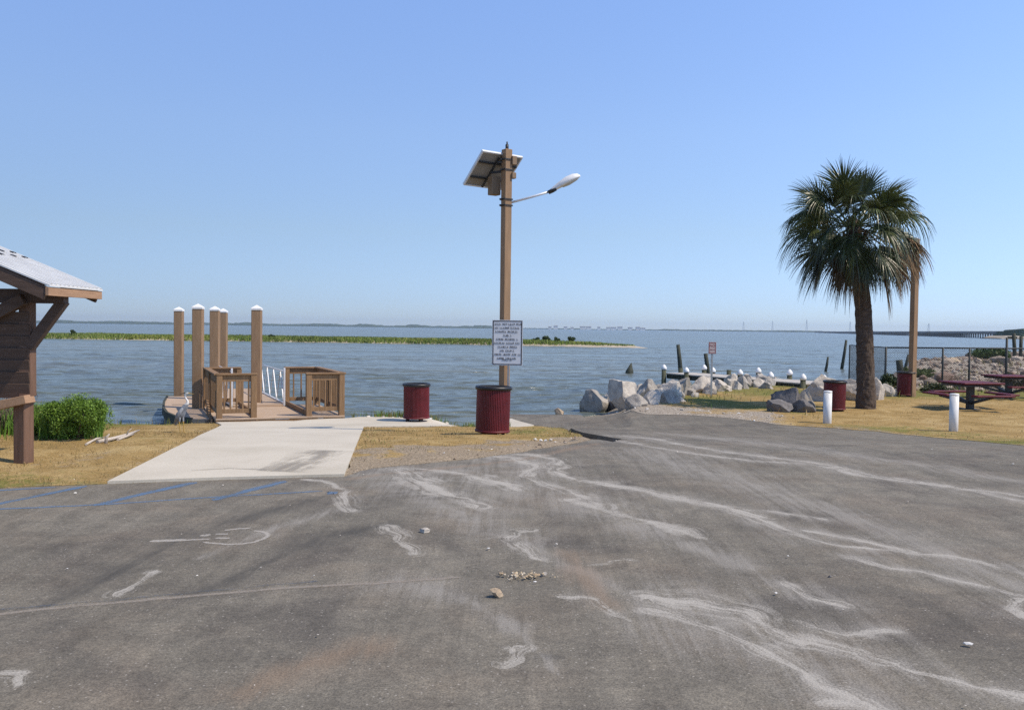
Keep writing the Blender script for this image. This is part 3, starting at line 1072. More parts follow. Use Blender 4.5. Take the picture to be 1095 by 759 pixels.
# concrete path with its damp patch
V, F, _ = sheet('path', concrete_poly, None, 0.03, 0.4, 0.25, 0.0, seed=3)
pathmats = [M['concrete'], stain_mat('damp_concrete', (0.3, 0.275, 0.235), -0.1, 0.6, 0.7)]
PV, PF, PU, PM = [V], [F], [np.zeros((len(V), 2))], [np.zeros(len(F), int)]
o0 = len(V)
for k, (pts, w) in enumerate([([(296, 507), (325, 496), (352, 484)], 30), ([(205, 506), (245, 503.5), (285, 505)], 3)]):
    W3 = np.array([tuple(gp(a, b)) for a, b in pts])[:, :2]
    tg = np.gradient(W3, axis=0)
    tg /= np.linalg.norm(tg, axis=1)[:, None]
    nr = np.column_stack([-tg[:, 1], tg[:, 0]])
    hw = w * 10 / FPX * 1.3
    for v in (-1, 0, 1):
        c = W3 + nr * hw * v
        PV.append(np.column_stack([c, G(c[:, 0], c[:, 1]) + 0.034 + 0.001 * k]))
        PU.append(np.column_stack([np.arange(3), np.full(3, v)]))
    for r in range(2):
        for q in range(2):
            a = o0 + r * 3 + q
            PF.append(np.array([[a, a + 1, a + 4], [a, a + 4, a + 3]]))
            PM.append(np.ones(2, int))
    o0 += 9
tag(mesh_np('path', np.concatenate(PV), np.concatenate(PF), pathmats, uv=np.concatenate(PU), mi=np.concatenate(PM)), kind='structure')


# lawns
def zone_left(x, y):
    z = np.zeros((len(x), 3))
    dw = edge_dist(SHORE, x, y)
    z[:, 0] = 0.75 * sstep(1.3, 0.2, dw) + 0.7 * sstep(-6.6, -8.5, x) * sstep(13, 16, y) + 0.35 * sstep(10.6, 9.2, y)
    z[:, 0] += 0.38 * np.clip(vnoise(x, y, 1.3, 31) + 0.4 * vnoise(x, y, 0.4, 32), 0, 1)
    z[:, 2] = 0.3 * sstep(0.5, 0.0, edge_dist(np.array(left_poly), x, y)) + 0.5 * np.clip(vnoise(x, y, 0.9, 33) - 0.2, 0, 1)
    return z


def zone_isle(x, y):
    z = np.zeros((len(x), 3))
    de = edge_dist(np.array(edge_isle), x, y, False)
    z[:, 2] = 1.15 * sstep(1.5, 0.25, de + 0.75 * vnoise(x, y, 0.8, 37) + 0.4 * vnoise(x, y, 0.25, 38))
    z[:, 0] = 0.45 * sstep(-1.0, 0.8, x) * sstep(12, 15, y) + 0.35 * np.clip(vnoise(x, y, 0.9, 39), 0, 1)
    z[:, 1] = 0.3 * sstep(0.25, 0.0, de) + 0.35 * sstep(1.0, 1.6, x) * sstep(1.2, 0.3, de)
    return z


def zone_right(x, y):
    z = np.zeros((len(x), 3))
    de = edge_dist(np.array(edge_right), x, y, False)
    sx = x - y * 0.33                       # how far to the right in view
    far = sstep(27, 31, y)
    z[:, 0] = (0.55 + 0.55 * vnoise(x, y, 1.7, 21)) * sstep(0.6, -0.6, sx - 0.4) * sstep(1.2, 3.0, de) + 0.75 * far * sstep(0.2, 2, sx)
    z[:, 1] = (0.75 + 0.5 * vnoise(x, y, 0.9, 22)) * sstep(3.4, 0.8, de) * sstep(0.2, -1.0, sx) + 0.7 * sstep(32, 36, y) * sstep(2.2, 4.6, sx) + 0.3 * sstep(0.35, 0.0, de)
    z[:, 2] = 0.25 * sstep(0.6, 0.0, de) + 0.8 * sstep(32, 36, y) * sstep(2.0, 4.2, sx)
    z[:, 0] += 0.4 * np.clip(vnoise(x, y, 1.6, 34) + 0.4 * vnoise(x, y, 0.5, 35), 0, 1)
    z[:, 2] += 0.45 * np.clip(vnoise(x, y, 1.1, 36) - 0.25, 0, 1)
    z[:, 0] += 0.45 * sstep(1.4, 0.6, np.abs(de - 0.9)) * sstep(0.5, 2.5, sx)
    return z


for nm, pl, zn, sp, am in (('lawn', left_poly, zone_left, 0.2, 0.07), ('lawn', isle_poly, zone_isle, 0.1, 0.16), ('lawn', right_poly, zone_right, 0.25, 0.13)):
    V, F, T = sheet(nm, pl, None, 0.007, sp, 0.2, am, zn, seed=5, wobble=0.025)
    V[:, 2] += 0.012 * sstep(0.0, 0.4, edge_dist(np.array(pl), V[:, 0], V[:, 1]))
    tag(mesh_np(nm, V, F, M['lawn'], tint=T, tint_name='zone', smooth=False), kind='structure')


# ------------------------------------------------------------------ scatter: grass blades, stones
def pts_in(poly, n, dens=None):
    pa = np.array([p[:2] for p in poly])
    x0, y0 = pa.min(0)
    x1, y1 = pa.max(0)
    x = rng.uniform(x0, x1, n)
    y = rng.uniform(y0, y1, n)
    ok = inside(pa, x, y) & (np.abs(x) < y * 0.62 + 1.5)
    if dens is not None:
        ok &= rng.random(n) < dens(x, y)
    return x[ok], y[ok]


def blades(x, y, h, w, cols, lean=0.35, z=None):
    n = len(x)
    z = G(x, y) if z is None else z
    a = rng.uniform(0, 2 * np.pi, n)
    hh = h * rng.uniform(0.5, 1.25, n)
    ww = w * rng.uniform(0.7, 1.3, n)
    la = rng.uniform(0, 2 * np.pi, n)
    ln = lean * rng.uniform(0.1, 1.0, n) * hh
    dx, dy = np.cos(a) * ww / 2, np.sin(a) * ww / 2
    lx, ly = np.cos(la) * ln, np.sin(la) * ln
    v = np.empty((n, 5, 3))
    v[:, 0] = np.column_stack([x - dx, y - dy, z - 0.01])
    v[:, 1] = np.column_stack([x + dx, y + dy, z - 0.01])
    v[:, 2] = np.column_stack([x + dx * 0.7 + lx * 0.35, y + dy * 0.7 + ly * 0.35, z + hh * 0.6])
    v[:, 3] = np.column_stack([x - dx * 0.7 + lx * 0.35, y - dy * 0.7 + ly * 0.35, z + hh * 0.6])
    v[:, 4] = np.column_stack([x + lx, y + ly, z + hh])
    b = np.arange(n)[:, None] * 5
    f = np.concatenate([b + np.array([[0, 1, 2]]), b + np.array([[0, 2, 3]]), b + np.array([[3, 2, 4]])])
    c = np.asarray(cols)[rng.integers(0, len(cols), n)] * rng.uniform(0.7, 1.3, (n, 1))
    return v.reshape(-1, 3), f, np.repeat(c, 5, 0)


def join(parts):
    V, F, T = [], [], []
    o = 0
    for v, f, t in parts:
        V.append(v)
        F.append(f + o)
        T.append(t)
        o += len(v)
    return np.concatenate(V), np.concatenate(F), np.concatenate(T)


DRY = [(0.34, 0.235, 0.11), (0.4, 0.285, 0.14), (0.29, 0.195, 0.085), (0.31, 0.25, 0.11)]
OLIVE = [(0.15, 0.17, 0.04), (0.2, 0.2, 0.055), (0.27, 0.21, 0.07)]
GREEN = [(0.075, 0.16, 0.02), (0.11, 0.21, 0.03), (0.055, 0.12, 0.016), (0.16, 0.24, 0.045)]
parts = []
x, y = pts_in(left_poly, 90000, lambda x, y: np.where(y < 24, 1, 0))
parts.append(blades(x, y, 0.045, 0.009, DRY + OLIVE[2:], 0.9))
x, y = pts_in(isle_poly, 26000, lambda x, y: np.clip(edge_dist(np.array(edge_isle), x, y, False) / 1.5 - 0.15, 0, 1) * (0.5 + 0.5 * vnoise(x, y, 0.6, 2)))
parts.append(blades(x, y, 0.04, 0.009, DRY + OLIVE[:1], 0.9))
x, y = pts_in(right_poly, 420000, lambda x, y: np.where((y < 31) & (x > y * 0.29), 0.9, 0) * np.clip(0.5 + edge_dist(np.array(edge_right), x, y, False) / 0.6, 0, 1))
parts.append(blades(x, y, 0.05, 0.013, DRY + OLIVE[2:], 0.9))
v, f, t = join(parts)
tag(mesh_np('dry_grass', v, f, M['grass'], tint=t), 'short dry tan lawn grass', 'grass', kind='stuff')

parts = []
# olive fringes along the water and the lot
dsh = lambda x, y: edge_dist(SHORE, x, y)
x, y = pts_in(left_poly, 60000, lambda x, y: sstep(0.9, 0.2, dsh(x, y)) * (x < -6.8))
parts.append(blades(x, y, 0.16, 0.012, OLIVE + GREEN[:2], 0.6))
x, y = pts_in(left_poly, 260000, lambda x, y: (x < -0.462 * y) * sstep(12.7, 13.9, y + 0.5 * vnoise(x, y, 0.6, 41)) * (y < 19.4))
parts.append(blades(x, y, 0.42, 0.016, [tuple(1.35 * q for q in c) for c in GREEN], 0.5))
# bank behind the concrete strip
bank = [(-3.8, 20.95), (-0.1, 20.95), (0.0, 21.9), (-3.8, 21.5)]
x, y = pts_in(bank, 2600, lambda x, y: 0.25 + 0.75 * (vnoise(x, y, 0.3, 8) > 0.0))
parts.append(blades(x, y, 0.2, 0.016, OLIVE + GREEN[1:], 0.7))
# verge on the right of the ramp
x, y = pts_in(right_poly, 300000, lambda x, y: np.where((y < 44) & (x < y * 0.36) & (x > y * 0.07), 1, 0) * np.clip((vnoise(x, y, 1.6, 3) + 0.3 * vnoise(x, y, 0.5, 6)) * 1.5 + 0.55, 0, 1) * sstep(0.8, 3.2, edge_dist(np.array(edge_right), x, y, False)))
parts.append(blades(x, y, 0.17, 0.02, GREEN[:2] + OLIVE * 2 + DRY, 0.8))
x, y = pts_in(right_poly, 400000, lambda x, y: np.where((y > 29.5) & (y < 52) & (x > y * 0.4), 1, 0) * np.clip(vnoise(x, y, 1.8, 5) * 1.4 - 0.1, 0, 1))
parts.append(blades(x, y, 0.26, 0.03, GREEN[:2] + OLIVE * 2 + DRY[:2], 0.8))
v, f, t = join(parts)
tag(mesh_np('green_grass', v, f, M['grass'], tint=t), 'taller green and olive grass along the banks and verge', 'grass', kind='stuff')

_ico = bmesh.new()
bmesh.ops.create_icosphere(_ico, subdivisions=1, radius=1)
ICOV = np.array([v.co[:] for v in _ico.verts])
ICOF = np.array([[v.index for v in f.verts] for f in _ico.faces])
_ico.free()


def stones(x, y, size, cols, sink=0.3, flat=0.6):
    n = len(x)
    s = size * rng.lognormal(0, 0.45, n)
    v = ICOV[None] * (1 + rng.uniform(-.3, .3, (n, len(ICOV), 1)))
    sc3 = np.column_stack([s * rng.uniform(0.7, 1.4, n), s * rng.uniform(0.7, 1.4, n), s * flat])
    v = v * sc3[:, None, :]
    a = rng.uniform(0, 2 * np.pi, n)
    ca, sa = np.cos(a)[:, None], np.sin(a)[:, None]
    vx, vy = v[..., 0] * ca - v[..., 1] * sa, v[..., 0] * sa + v[..., 1] * ca
    z = G(x, y) + 0.015
    V = np.stack([vx + x[:, None], vy + y[:, None], v[..., 2] + (z + sc3[:, 2] * (1 - 2 * sink))[:, None]], -1)
    F = (np.arange(n)[:, None, None] * len(ICOV) + ICOF[None]).reshape(-1, 3)
    c = np.asarray(cols)[rng.integers(0, len(cols), n)] * rng.uniform(0.75, 1.2, (n, 1))
    return V.reshape(-1, 3), F, np.repeat(c, len(ICOV), 0)


SHELL = [(0.7, 0.67, 0.6), (0.55, 0.5, 0.43), (0.8, 0.78, 0.73), (0.35, 0.3, 0.25)]
parts = []
x, y = pts_in(right_poly, 330000, lambda x, y: np.where((x < y * 0.36) & (y < 34), 1, 0) * sstep(3.2, 0.2, edge_dist(np.array(edge_right), x, y, False)) * np.clip(0.35 + vnoise(x, y, 0.8, 9), 0, 1) * 0.6)
parts.append(stones(x, y, 0.022, SHELL))
x, y = pts_in(right_poly, 9000, lambda x, y: np.where((x > y * 0.3) & (y < 24), 1, 0) * sstep(1.3, 0.0, edge_dist(np.array(edge_right), x, y, False)) * 0.9)
parts.append(stones(x, y, 0.02, SHELL))
x, y = pts_in(isle_poly, 2500, lambda x, y: sstep(1.2, 0.0, edge_dist(np.array(edge_isle), x, y, False)) * sstep(-2.5, 1, x) * 0.5)
parts.append(stones(x, y, 0.016, SHELL + [(0.33, 0.25, 0.18)] * 3))
x, y = pts_in(bank, 160)
parts.append(stones(x, y, 0.035, SHELL))
x, y = pts_in([(-9, 3), (12, 3), (12, 20), (-9, 9)], 600, lambda x, y: inside(np.array(asphalt_poly), x, y) * 0.5)
parts.append(stones(x, y, 0.006, SHELL[:3], 0.2, 0.4))
v, f, t = join(parts)
tag(mesh_np('shell_gravel', v, f, M['stone'], tint=t), 'crushed white shell and gravel scattered along the verge', 'gravel', kind='stuff')
# rubble bank behind the fence
RUB = [(0.34, 0.275, 0.21), (0.26, 0.205, 0.155), (0.44, 0.37, 0.3), (0.18, 0.14, 0.11), (0.29, 0.2, 0.15)]
rub_poly = [(12, 33), (22, 33), (48, 66), (48, 88), (33, 66), (24, 52.5), (19, 42)]
x, y = pts_in(rub_poly, 30000, lambda x, y: np.where(y > 31, 1, 0) * sstep(0.41, 0.46, x / y + 0.03 * vnoise(x, y, 1.5, 2)) * np.clip(0.75 + vnoise(x, y, 2.0, 14), 0.1, 1))
parts = [stones(x, y, 0.052, RUB, 0.25, 0.7)]
x, y = pts_in(rub_poly, 900, lambda x, y: sstep(0.43, 0.46, x / y))
parts.append(stones(x, y, 0.15, RUB, 0.25, 0.7))
v, f, t = join(parts)
tag(mesh_np('rubble', v, f, M['stone'], tint=t), 'grey brown rubble covering the bank behind the chain link fence', 'rubble', kind='stuff')
# little heap of loose gravel on the asphalt
c0 = gp(562, 618)
n = 120
x = c0.x + rng.normal(0, 0.075, n) + 0.03 * rng.normal(0, 1, n)
y = c0.y + rng.normal(0, 0.05, n)
v, f, t = join([stones(x, y, 0.0058, [(0.5, 0.4, 0.26), (0.36, 0.27, 0.17), (0.6, 0.52, 0.4)], 0.1, 0.7)])
tag(mesh_np('loose_gravel', v, f, M['stone'], tint=t), 'thin scatter of tan gravel on the asphalt', 'gravel', kind='stuff')


# ------------------------------------------------------------------ rocks
def rock_mesh(name, size, seed, m, parent=None, cuts=7, sub=4, flat_bottom=True):
    r = random.Random(seed)
    bm = bmesh.new()
    bmesh.ops.create_icosphere(bm, subdivisions=sub, radius=1.0)
    planes = []
    for _ in range(cuts + 5):
        d = Vector((r.uniform(-1, 1), r.uniform(-1, 1), r.uniform(-0.5, 1))).normalized()
        planes.append((d, r.uniform(0.38, 0.72)))
    for v in bm.verts:
        p = v.co.copy()
        for _ in range(2):
            for d, h in planes:
                e = p.dot(d) - h
                if e > 0:
                    p -= d * e
        n = mnoise.fractal(p * 2.2 + Vector((seed * 3.1, 0, 0)), 0.9, 2.1, 5)
        v.co = p + p.normalized() * (0.075 * n + 0.03 * mnoise.noise(p * 7.0 + Vector((seed, 0, 0))))
    xs = [[v.co[k] for v in bm.verts] for k in range(3)]
    for v in bm.verts:
        v.co = Vector([(v.co[k] - (min(xs[k]) + max(xs[k])) / 2) / (max(xs[k]) - min(xs[k])) * size[k] for k in range(3)])
    me = bpy.data.meshes.new(name)
    bm.to_mesh(me)
    bm.free()
    for p in me.polygons:
        p.use_smooth = True
    o = link(name, me, m, parent)
    me.set_sharp_from_angle(angle=R(20)) if hasattr(me, 'set_sharp_from_angle') else None
    return o


def boulder(x0, x1, y0, y1, m, seed, label, d=None, depth=None, rz=None, group='boulders along the shore'):
    """x0..x1, y0..y1: where the photo shows it; it stands on the ground there, or at distance d resting on others"""
    cx = (x0 + x1) / 2
    if d is None:
        b = gp(cx, y1)
        d = b.y
    w = (x1 - x0) * d / FPX
    h = (y1 - y0) * d / FPX
    dep = depth or w * 0.85
    c = at(cx, (y0 + y1) / 2, d)
    g = G1(c.x, d + dep * 0.3)
    bot = c.z - h / 2
    top = c.z + h / 2
    low = min(bot, max(g, WZ) - 0.12) - 0.12
    o = rock_mesh('boulder', (w * 1.06, dep, top - low), seed, M[m])
    o.location = (c.x, d + dep * 0.25, (top + low) / 2)
    o.rotation_euler = (0, 0, 0)
    tag(o, label, 'boulder', group)
    return o


B = [
    (621, 651, 416, 441, 'rockgrey', 11, 'mottled grey boulder at the left end of the shore rocks, beside the boat ramp', None),
    (645, 657, 419, 432, 'rockpale', 12, 'small pale wedge of stone lying against the leftmost mottled boulder', None),
    (646, 671, 426, 438, 'rockdark', 13, 'low dark purplish boulder in front of the largest pale boulder', None),
    (652, 685, 406, 431, 'rockpale', 54, 'tall rounded pale boulder, highest near the left end of the shore rocks', 26.0),
    (669, 693, 421, 435, 'rockgrey', 15, 'grey pyramid shaped boulder right of the low dark purplish one', None),
    (686, 707, 417, 433, 'rockpale', 16, 'blocky pale boulder with a blue grey left face at the gravel edge', None),
    (682, 707, 405, 420, 'rockgrey', 17, 'flat topped grey boulder set behind the blocky pale one', 28.5),
    (703, 730, 408, 428, 'rockpale', 18, 'slanting pale boulder in front of the first capped pier piling', 27.8),
    (706, 727, 417, 432, 'rockgrey', 19, 'blue grey boulder leaning at the foot of the slanting pale boulder', None),
    (720, 742, 403, 427, 'rockgrey', 20, 'large grey boulder with a shadowed face in the middle of the shore rocks', 29.5),
    (736, 764, 402, 426, 'rockpale', 21, 'large pale flat faced boulder just left of the small red sign', 30.5),
    (722, 734, 424, 430, 'rockpale', 22, 'small pale stone at the gravel edge below the large grey boulder', None),
    (762, 781, 405, 422, 'rockpale', 23, 'pinkish pale boulder just right of the small red sign post', 31.5),
    (778, 790, 405, 418, 'rockpale', 24, 'narrow pale boulder beside the pinkish one right of the red sign', 32.5),
    (788, 801, 405, 417, 'rockgrey', 25, 'grey boulder below the pier, fourth to the right of the red sign', 33),
    (797, 808, 402, 412, 'rockgrey', 26, 'small grey boulder tucked under the pier deck edge', 34.5),
    (806, 822, 404, 413, 'rockpale', 27, 'low pale boulder at the right end of the rocks below the pier', 34),
    (812, 828, 408, 414, 'rockgrey', 45, 'flat grey stone lying in the grass at the pier landing', 33),
    (828, 862, 414, 431, 'rockdark', 28, 'shade darkened grey boulder on top of the heap left of the leaning palm', 24.4),
    (822, 850, 427, 441, 'rockdark', 29, 'shade darkened grey boulder at the bottom left of the heap near the palm', None),
    (846, 874, 426, 441, 'rockdark', 30, 'shade darkened grey boulder at the bottom right of the heap near the palm', None),
    (852, 873, 417, 431, 'rockgrey', 31, 'grey boulder with a pale right face on the heap left of the palm', 24.6),
    (862, 906, 400, 432, 'rockpale', 32, 'large sloping pale boulder behind the bin left of the palm', 27.5),
    (900, 932, 405, 431, 'rockpale', 33, 'pale boulder mostly hidden behind the palm trunk', 28.0),
    (930, 947, 403, 429, 'rockpale', 34, 'leaning pale boulder showing right of the palm trunk', 28.4),
    (942, 962, 410, 417, 'rockpale', 35, 'flat pale slab lying on the ground left of the far bin', 30.0),
    (1013, 1028, 382, 393, 'rocktan', 36, 'tan boulder at the left of the pair on the rubble bank', 49),
    (1026, 1042, 384, 392, 'rockgrey', 37, 'brown grey stones between two tan boulders on the rubble bank', 49.5),
    (1040, 1052, 382, 393, 'rocktan', 38, 'upright tan boulder left of the green shrub on the rubble bank', 49),
    (593, 603, 436, 443, 'rocktan', 39, 'small tan rock alone at the water edge of the boat ramp', None),
]
for x0, x1, y0, y1, m, sd_, lab, d in B:
    boulder(x0, x1, y0, y1, m, sd_, lab, d)

fr = random.Random(8)
for i in range(38):
    t = (i + fr.random()) / 38
    px = 640 + 190 * t
    py = np.interp(px, [640, 700, 760, 830], [437, 428, 421, 412]) + fr.uniform(-9, 2)
    wd = fr.uniform(9, 20) * np.interp(px, [640, 830], [1.0, 0.75])
    o = boulder(px - wd / 2, px + wd / 2, py - wd * fr.uniform(0.6, 0.9), py, fr.choice(('rockpale', 'rockpale', 'rockpale', 'rockgrey')), 100 + i,
                'small pale filler stone lodged between the larger shore boulders', None, None, None, 'filler stones between the shore boulders')
    o.name = 'filler_stone'
    o['category'] = 'stone'
for (px, py, w, h, m, lab, nm, seed) in [
    (531, 640, 15, 10, 'rocktan', 'tan stone the size of a fist on the open asphalt', 'stone', 61),
    (582, 617, 7, 5, 'rockgrey', 'small grey pebble at the right end of the gravel scatter', 'pebble', 62),
    (454, 570, 12, 5, 'rockpale', 'flat broken pale shell lying on the asphalt', 'shell', 63),
    (888, 618, 4, 3, 'rockdark', 'small dark pebble on the asphalt at right', 'pebble', 64),
]:
    p = gp(px, py)
    k = p.y / FPX
    o = rock_mesh(nm, (w * k, w * k * 0.8, h * k * 1.15), seed, M[m], sub=3)
    o.location = (p.x, p.y + w * k * 0.3, p.z + h * k * 0.5)
    tag(o, lab, nm, None)


# ------------------------------------------------------------------ dock with two railed bays
def dl(a, b, z):
    p = L0 + DA * a + DB * b
    return Vector((p.x, p.y, z))


rotD = math.atan2(DB.y, DB.x)
dock = empty('dock', (L0.x, L0.y, -0.45), rotD)     # local x = across, local y = along
tag(dock, 'brown timber dock with two railed bays at the end of the concrete path', 'dock')
DWID, DLEN = 2.92, 3.25
m = MB()
nb = 24
for i in range(nb):
    y0 = i * DLEN / nb
    m.box((DWID / 2, y0 + DLEN / nb / 2, 0.02), (DWID, DLEN / nb - 0.008, 0.04), bev=0.004)
m.build('deck', M['deckwood'], dock)
m = MB()
for x in (0.03, DWID - 0.03, 0.9, 2.02):
    m.box((x, DLEN / 2, -0.12), (0.05, DLEN, 0.23))
for y in (0.03, DLEN - 0.03):
    m.box((DWID / 2, y, -0.125), (DWID, 0.048, 0.22))
m.build('frame', M['timber'], dock)
for x in (0.12, DWID - 0.12):
    for y in (1.3, DLEN - 0.15):
        MB().tube([(x, y, -1.6), (x, y, -0.24)], 0.1, 10).build('support_pile', M['oldwood'], dock)
for x in (0.87, 2.06):
    MB().box((x, DLEN / 2, 0.1), (0.05, DLEN - 0.1, 0.12), bev=0.004).build('kick_board', M['timber'], dock)


def railing(p0, p1, posts, n, open_low=False):
    """rail between two local points"""
    p0, p1 = Vector(p0), Vector(p1)
    d = (p1 - p0)
    L = d.length
    t = d.normalized()
    nrm = Vector((-t.y, t.x, 0))
    m = MB()
    m.beam(p0 + Vector((0, 0, 0.94)), p1 + Vector((0, 0, 0.94)), 0.04, 0.14, 0.004)
    m.beam(p0 + Vector((0, 0, 0.2)), p1 + Vector((0, 0, 0.2)), 0.04, 0.1, 0.004)
    for i in range(n):
        q = p0 + d * ((i + 1) / (n + 1))
        m.box((q.x, q.y, 0.57), (0.036, 0.036, 0.66), Matrix.Rotation(math.atan2(t.y, t.x), 3, 'Z'), 0.003)
    r = m.build('railing', M['timber'], dock)
    MB().beam(p0 - t * 0.05 + Vector((0, 0, 1.035)), p1 + t * 0.05 + Vector((0, 0, 1.035)), 0.15, 0.04, 0.006).build('top_rail', M['timber_x'], r)
    for q in posts:
        q = p0 + d * q
        MB().box((q.x, q.y, 0.48), (0.13, 0.13, 1.06), Matrix.Rotation(math.atan2(t.y, t.x), 3, 'Z'), 0.006).build('post', M['timber'], r)


railing((0.06, 0.1, 0), (0.86, 0.1, 0), (0.03, 0.97), 5)
railing((0.04, 0.1, 0), (0.04, DLEN - 0.08, 0), (0.5, 1.0), 20)
railing((0.06, DLEN - 0.08, 0), (0.86, DLEN - 0.08, 0), (1.0,), 4)
railing((2.06, 0.1, 0), (2.88, 0.1, 0), (0.03, 0.97), 5)
railing((2.88, 0.1, 0), (2.88, DLEN - 0.08, 0), (0.5, 1.0), 20)
railing((2.06, DLEN - 0.08, 0), (2.86, DLEN - 0.08, 0), (0.03,), 3)
# low sloping braces beside the left bay
m = MB()
for z in (-0.05, -0.22, -0.38):
    m.beam((-0.05, 1.6, z + 0.35), (-0.05, 0.25, z - 0.1), 0.05, 0.09)
m.build('brace', M['timber'], dock)

# floating dock with its curved side
fd = empty('floating_dock', (-8.2, 23.5, WZ))
tag(fd, 'low floating dock with tan deck and curved dark side, left of the railed dock', 'floating dock')
outl = [(-7.35, 20.35), (-7.85, 20.75), (-8.45, 21.7), (-9.05, 23.0), (-9.7, 24.7), (-10.35, 26.6), (-7.75, 27.1), (-7.0, 25.3), (-6.15, 23.0), (-5.9, 22.2), (-7.0, 20.2)]
outl = [(a + 8.2, b - 23.5) for a, b in outl]
m = MB()
m.prism(outl, 0.26, 0.38)
m.build('deck', M['deckwood'], fd)
ins = [(a * 0.985, b * 0.985) for a, b in outl]
m = MB()
m.prism(ins, -0.25, 0.258)
m.build('float_skirt', M['black'], fd)
m = MB()
for i in range(5):
    a, b = Vector((*outl[i], 0.30)), Vector((*outl[i + 1], 0.30))
    m.beam(a, b, 0.06, 0.2)
m.build('rub_rail', M['oldwood'], fd)
m = MB()
p = Vector((-0.95, 0.35, 0.384))
m.beam(p, p + Vector((2.2, 0.35, 0)), 0.05, 0.008)
m.build('deck_joint', M['darkmetal'], fd)

# gangway with white truss sides
ga = empty('gangway', (-6.55, 22.9, -0.38), math.atan2(DA.y, DA.x) - math.pi / 2)
tag(ga, 'narrow gangway with white zigzag truss rails behind the dock', 'gangway')
GL = 6.2
m = MB()
m.box((0, GL / 2, 0.0), (1.25, GL, 0.05))
m.build('walkway', M['deckwood'], ga)
for sx in (-0.66, 0.66):
    m = MB()
    nseg = 5
    for i in range(nseg):
        y0, y1 = 0.1 + i * (GL - 0.2) / nseg, 0.1 + (i + 1) * (GL - 0.2) / nseg
        ym = (y0 + y1) / 2
        m.beam((sx, y0, 0.05), (sx, ym, 0.85), 0.022, 0.032)
        m.beam((sx, ym, 0.85), (sx, y1, 0.05), 0.022, 0.032)
    m.beam((sx, 0.0, 0.03), (sx, GL, 0.03), 0.04, 0.07)
    tr = m.build('truss_rail', M['alu'], ga)
    MB().tube([(sx, 0.05, 0.88), (sx, GL, 0.88)], 0.018, 8).build('hand_rail', M['alu'], tr)
    MB().box((sx, 0.03, 0.47), (0.05, 0.05, 1.0), bev=0.008).build('end_post', M['alu'], tr)

# tall dock piles with white caps
for (px, d, lab) in [
    (191.3, 27.4, 'leftmost of the tall white capped dock piles, thin and set far back'),
    (211.8, 23.0, 'tall white capped dock pile standing at the left rail, second from left'),
    (229.8, 25.7, 'left pile of the close pair of tall white capped piles behind the dock'),
    (238.6, 29.2, 'right pile of the close pair, partly hidden, farthest from the dock rail'),
    (274.5, 23.6, 'rightmost tall white capped pile, standing at the dock opening beside the gangway'),
]:
    x = at(px, 380, d).x
    r = empty('dock_pile', (x, d, -2.4), R(6))
    tag(r, lab, 'pile', 'tall white capped dock piles')
    MB().box((0, 0, 2.25), (0.25, 0.25, 4.5), bev=0.012).build('post', M['pile'], r)
    m = MB()
    m.box((0, 0, 4.525), (0.268, 0.268, 0.05))
    t = Vector((0, 0, 4.64))
    q = [Vector((a * 0.134, b * 0.134, 4.5505)) for a, b in ((-1, -1), (1, -1), (1, 1), (-1, 1))]
    for i in range(4):
        m.poly([q[i], q[(i + 1) % 4], t])
    m.poly(list(reversed(q)))
    m.build('cap', M['white'], r)


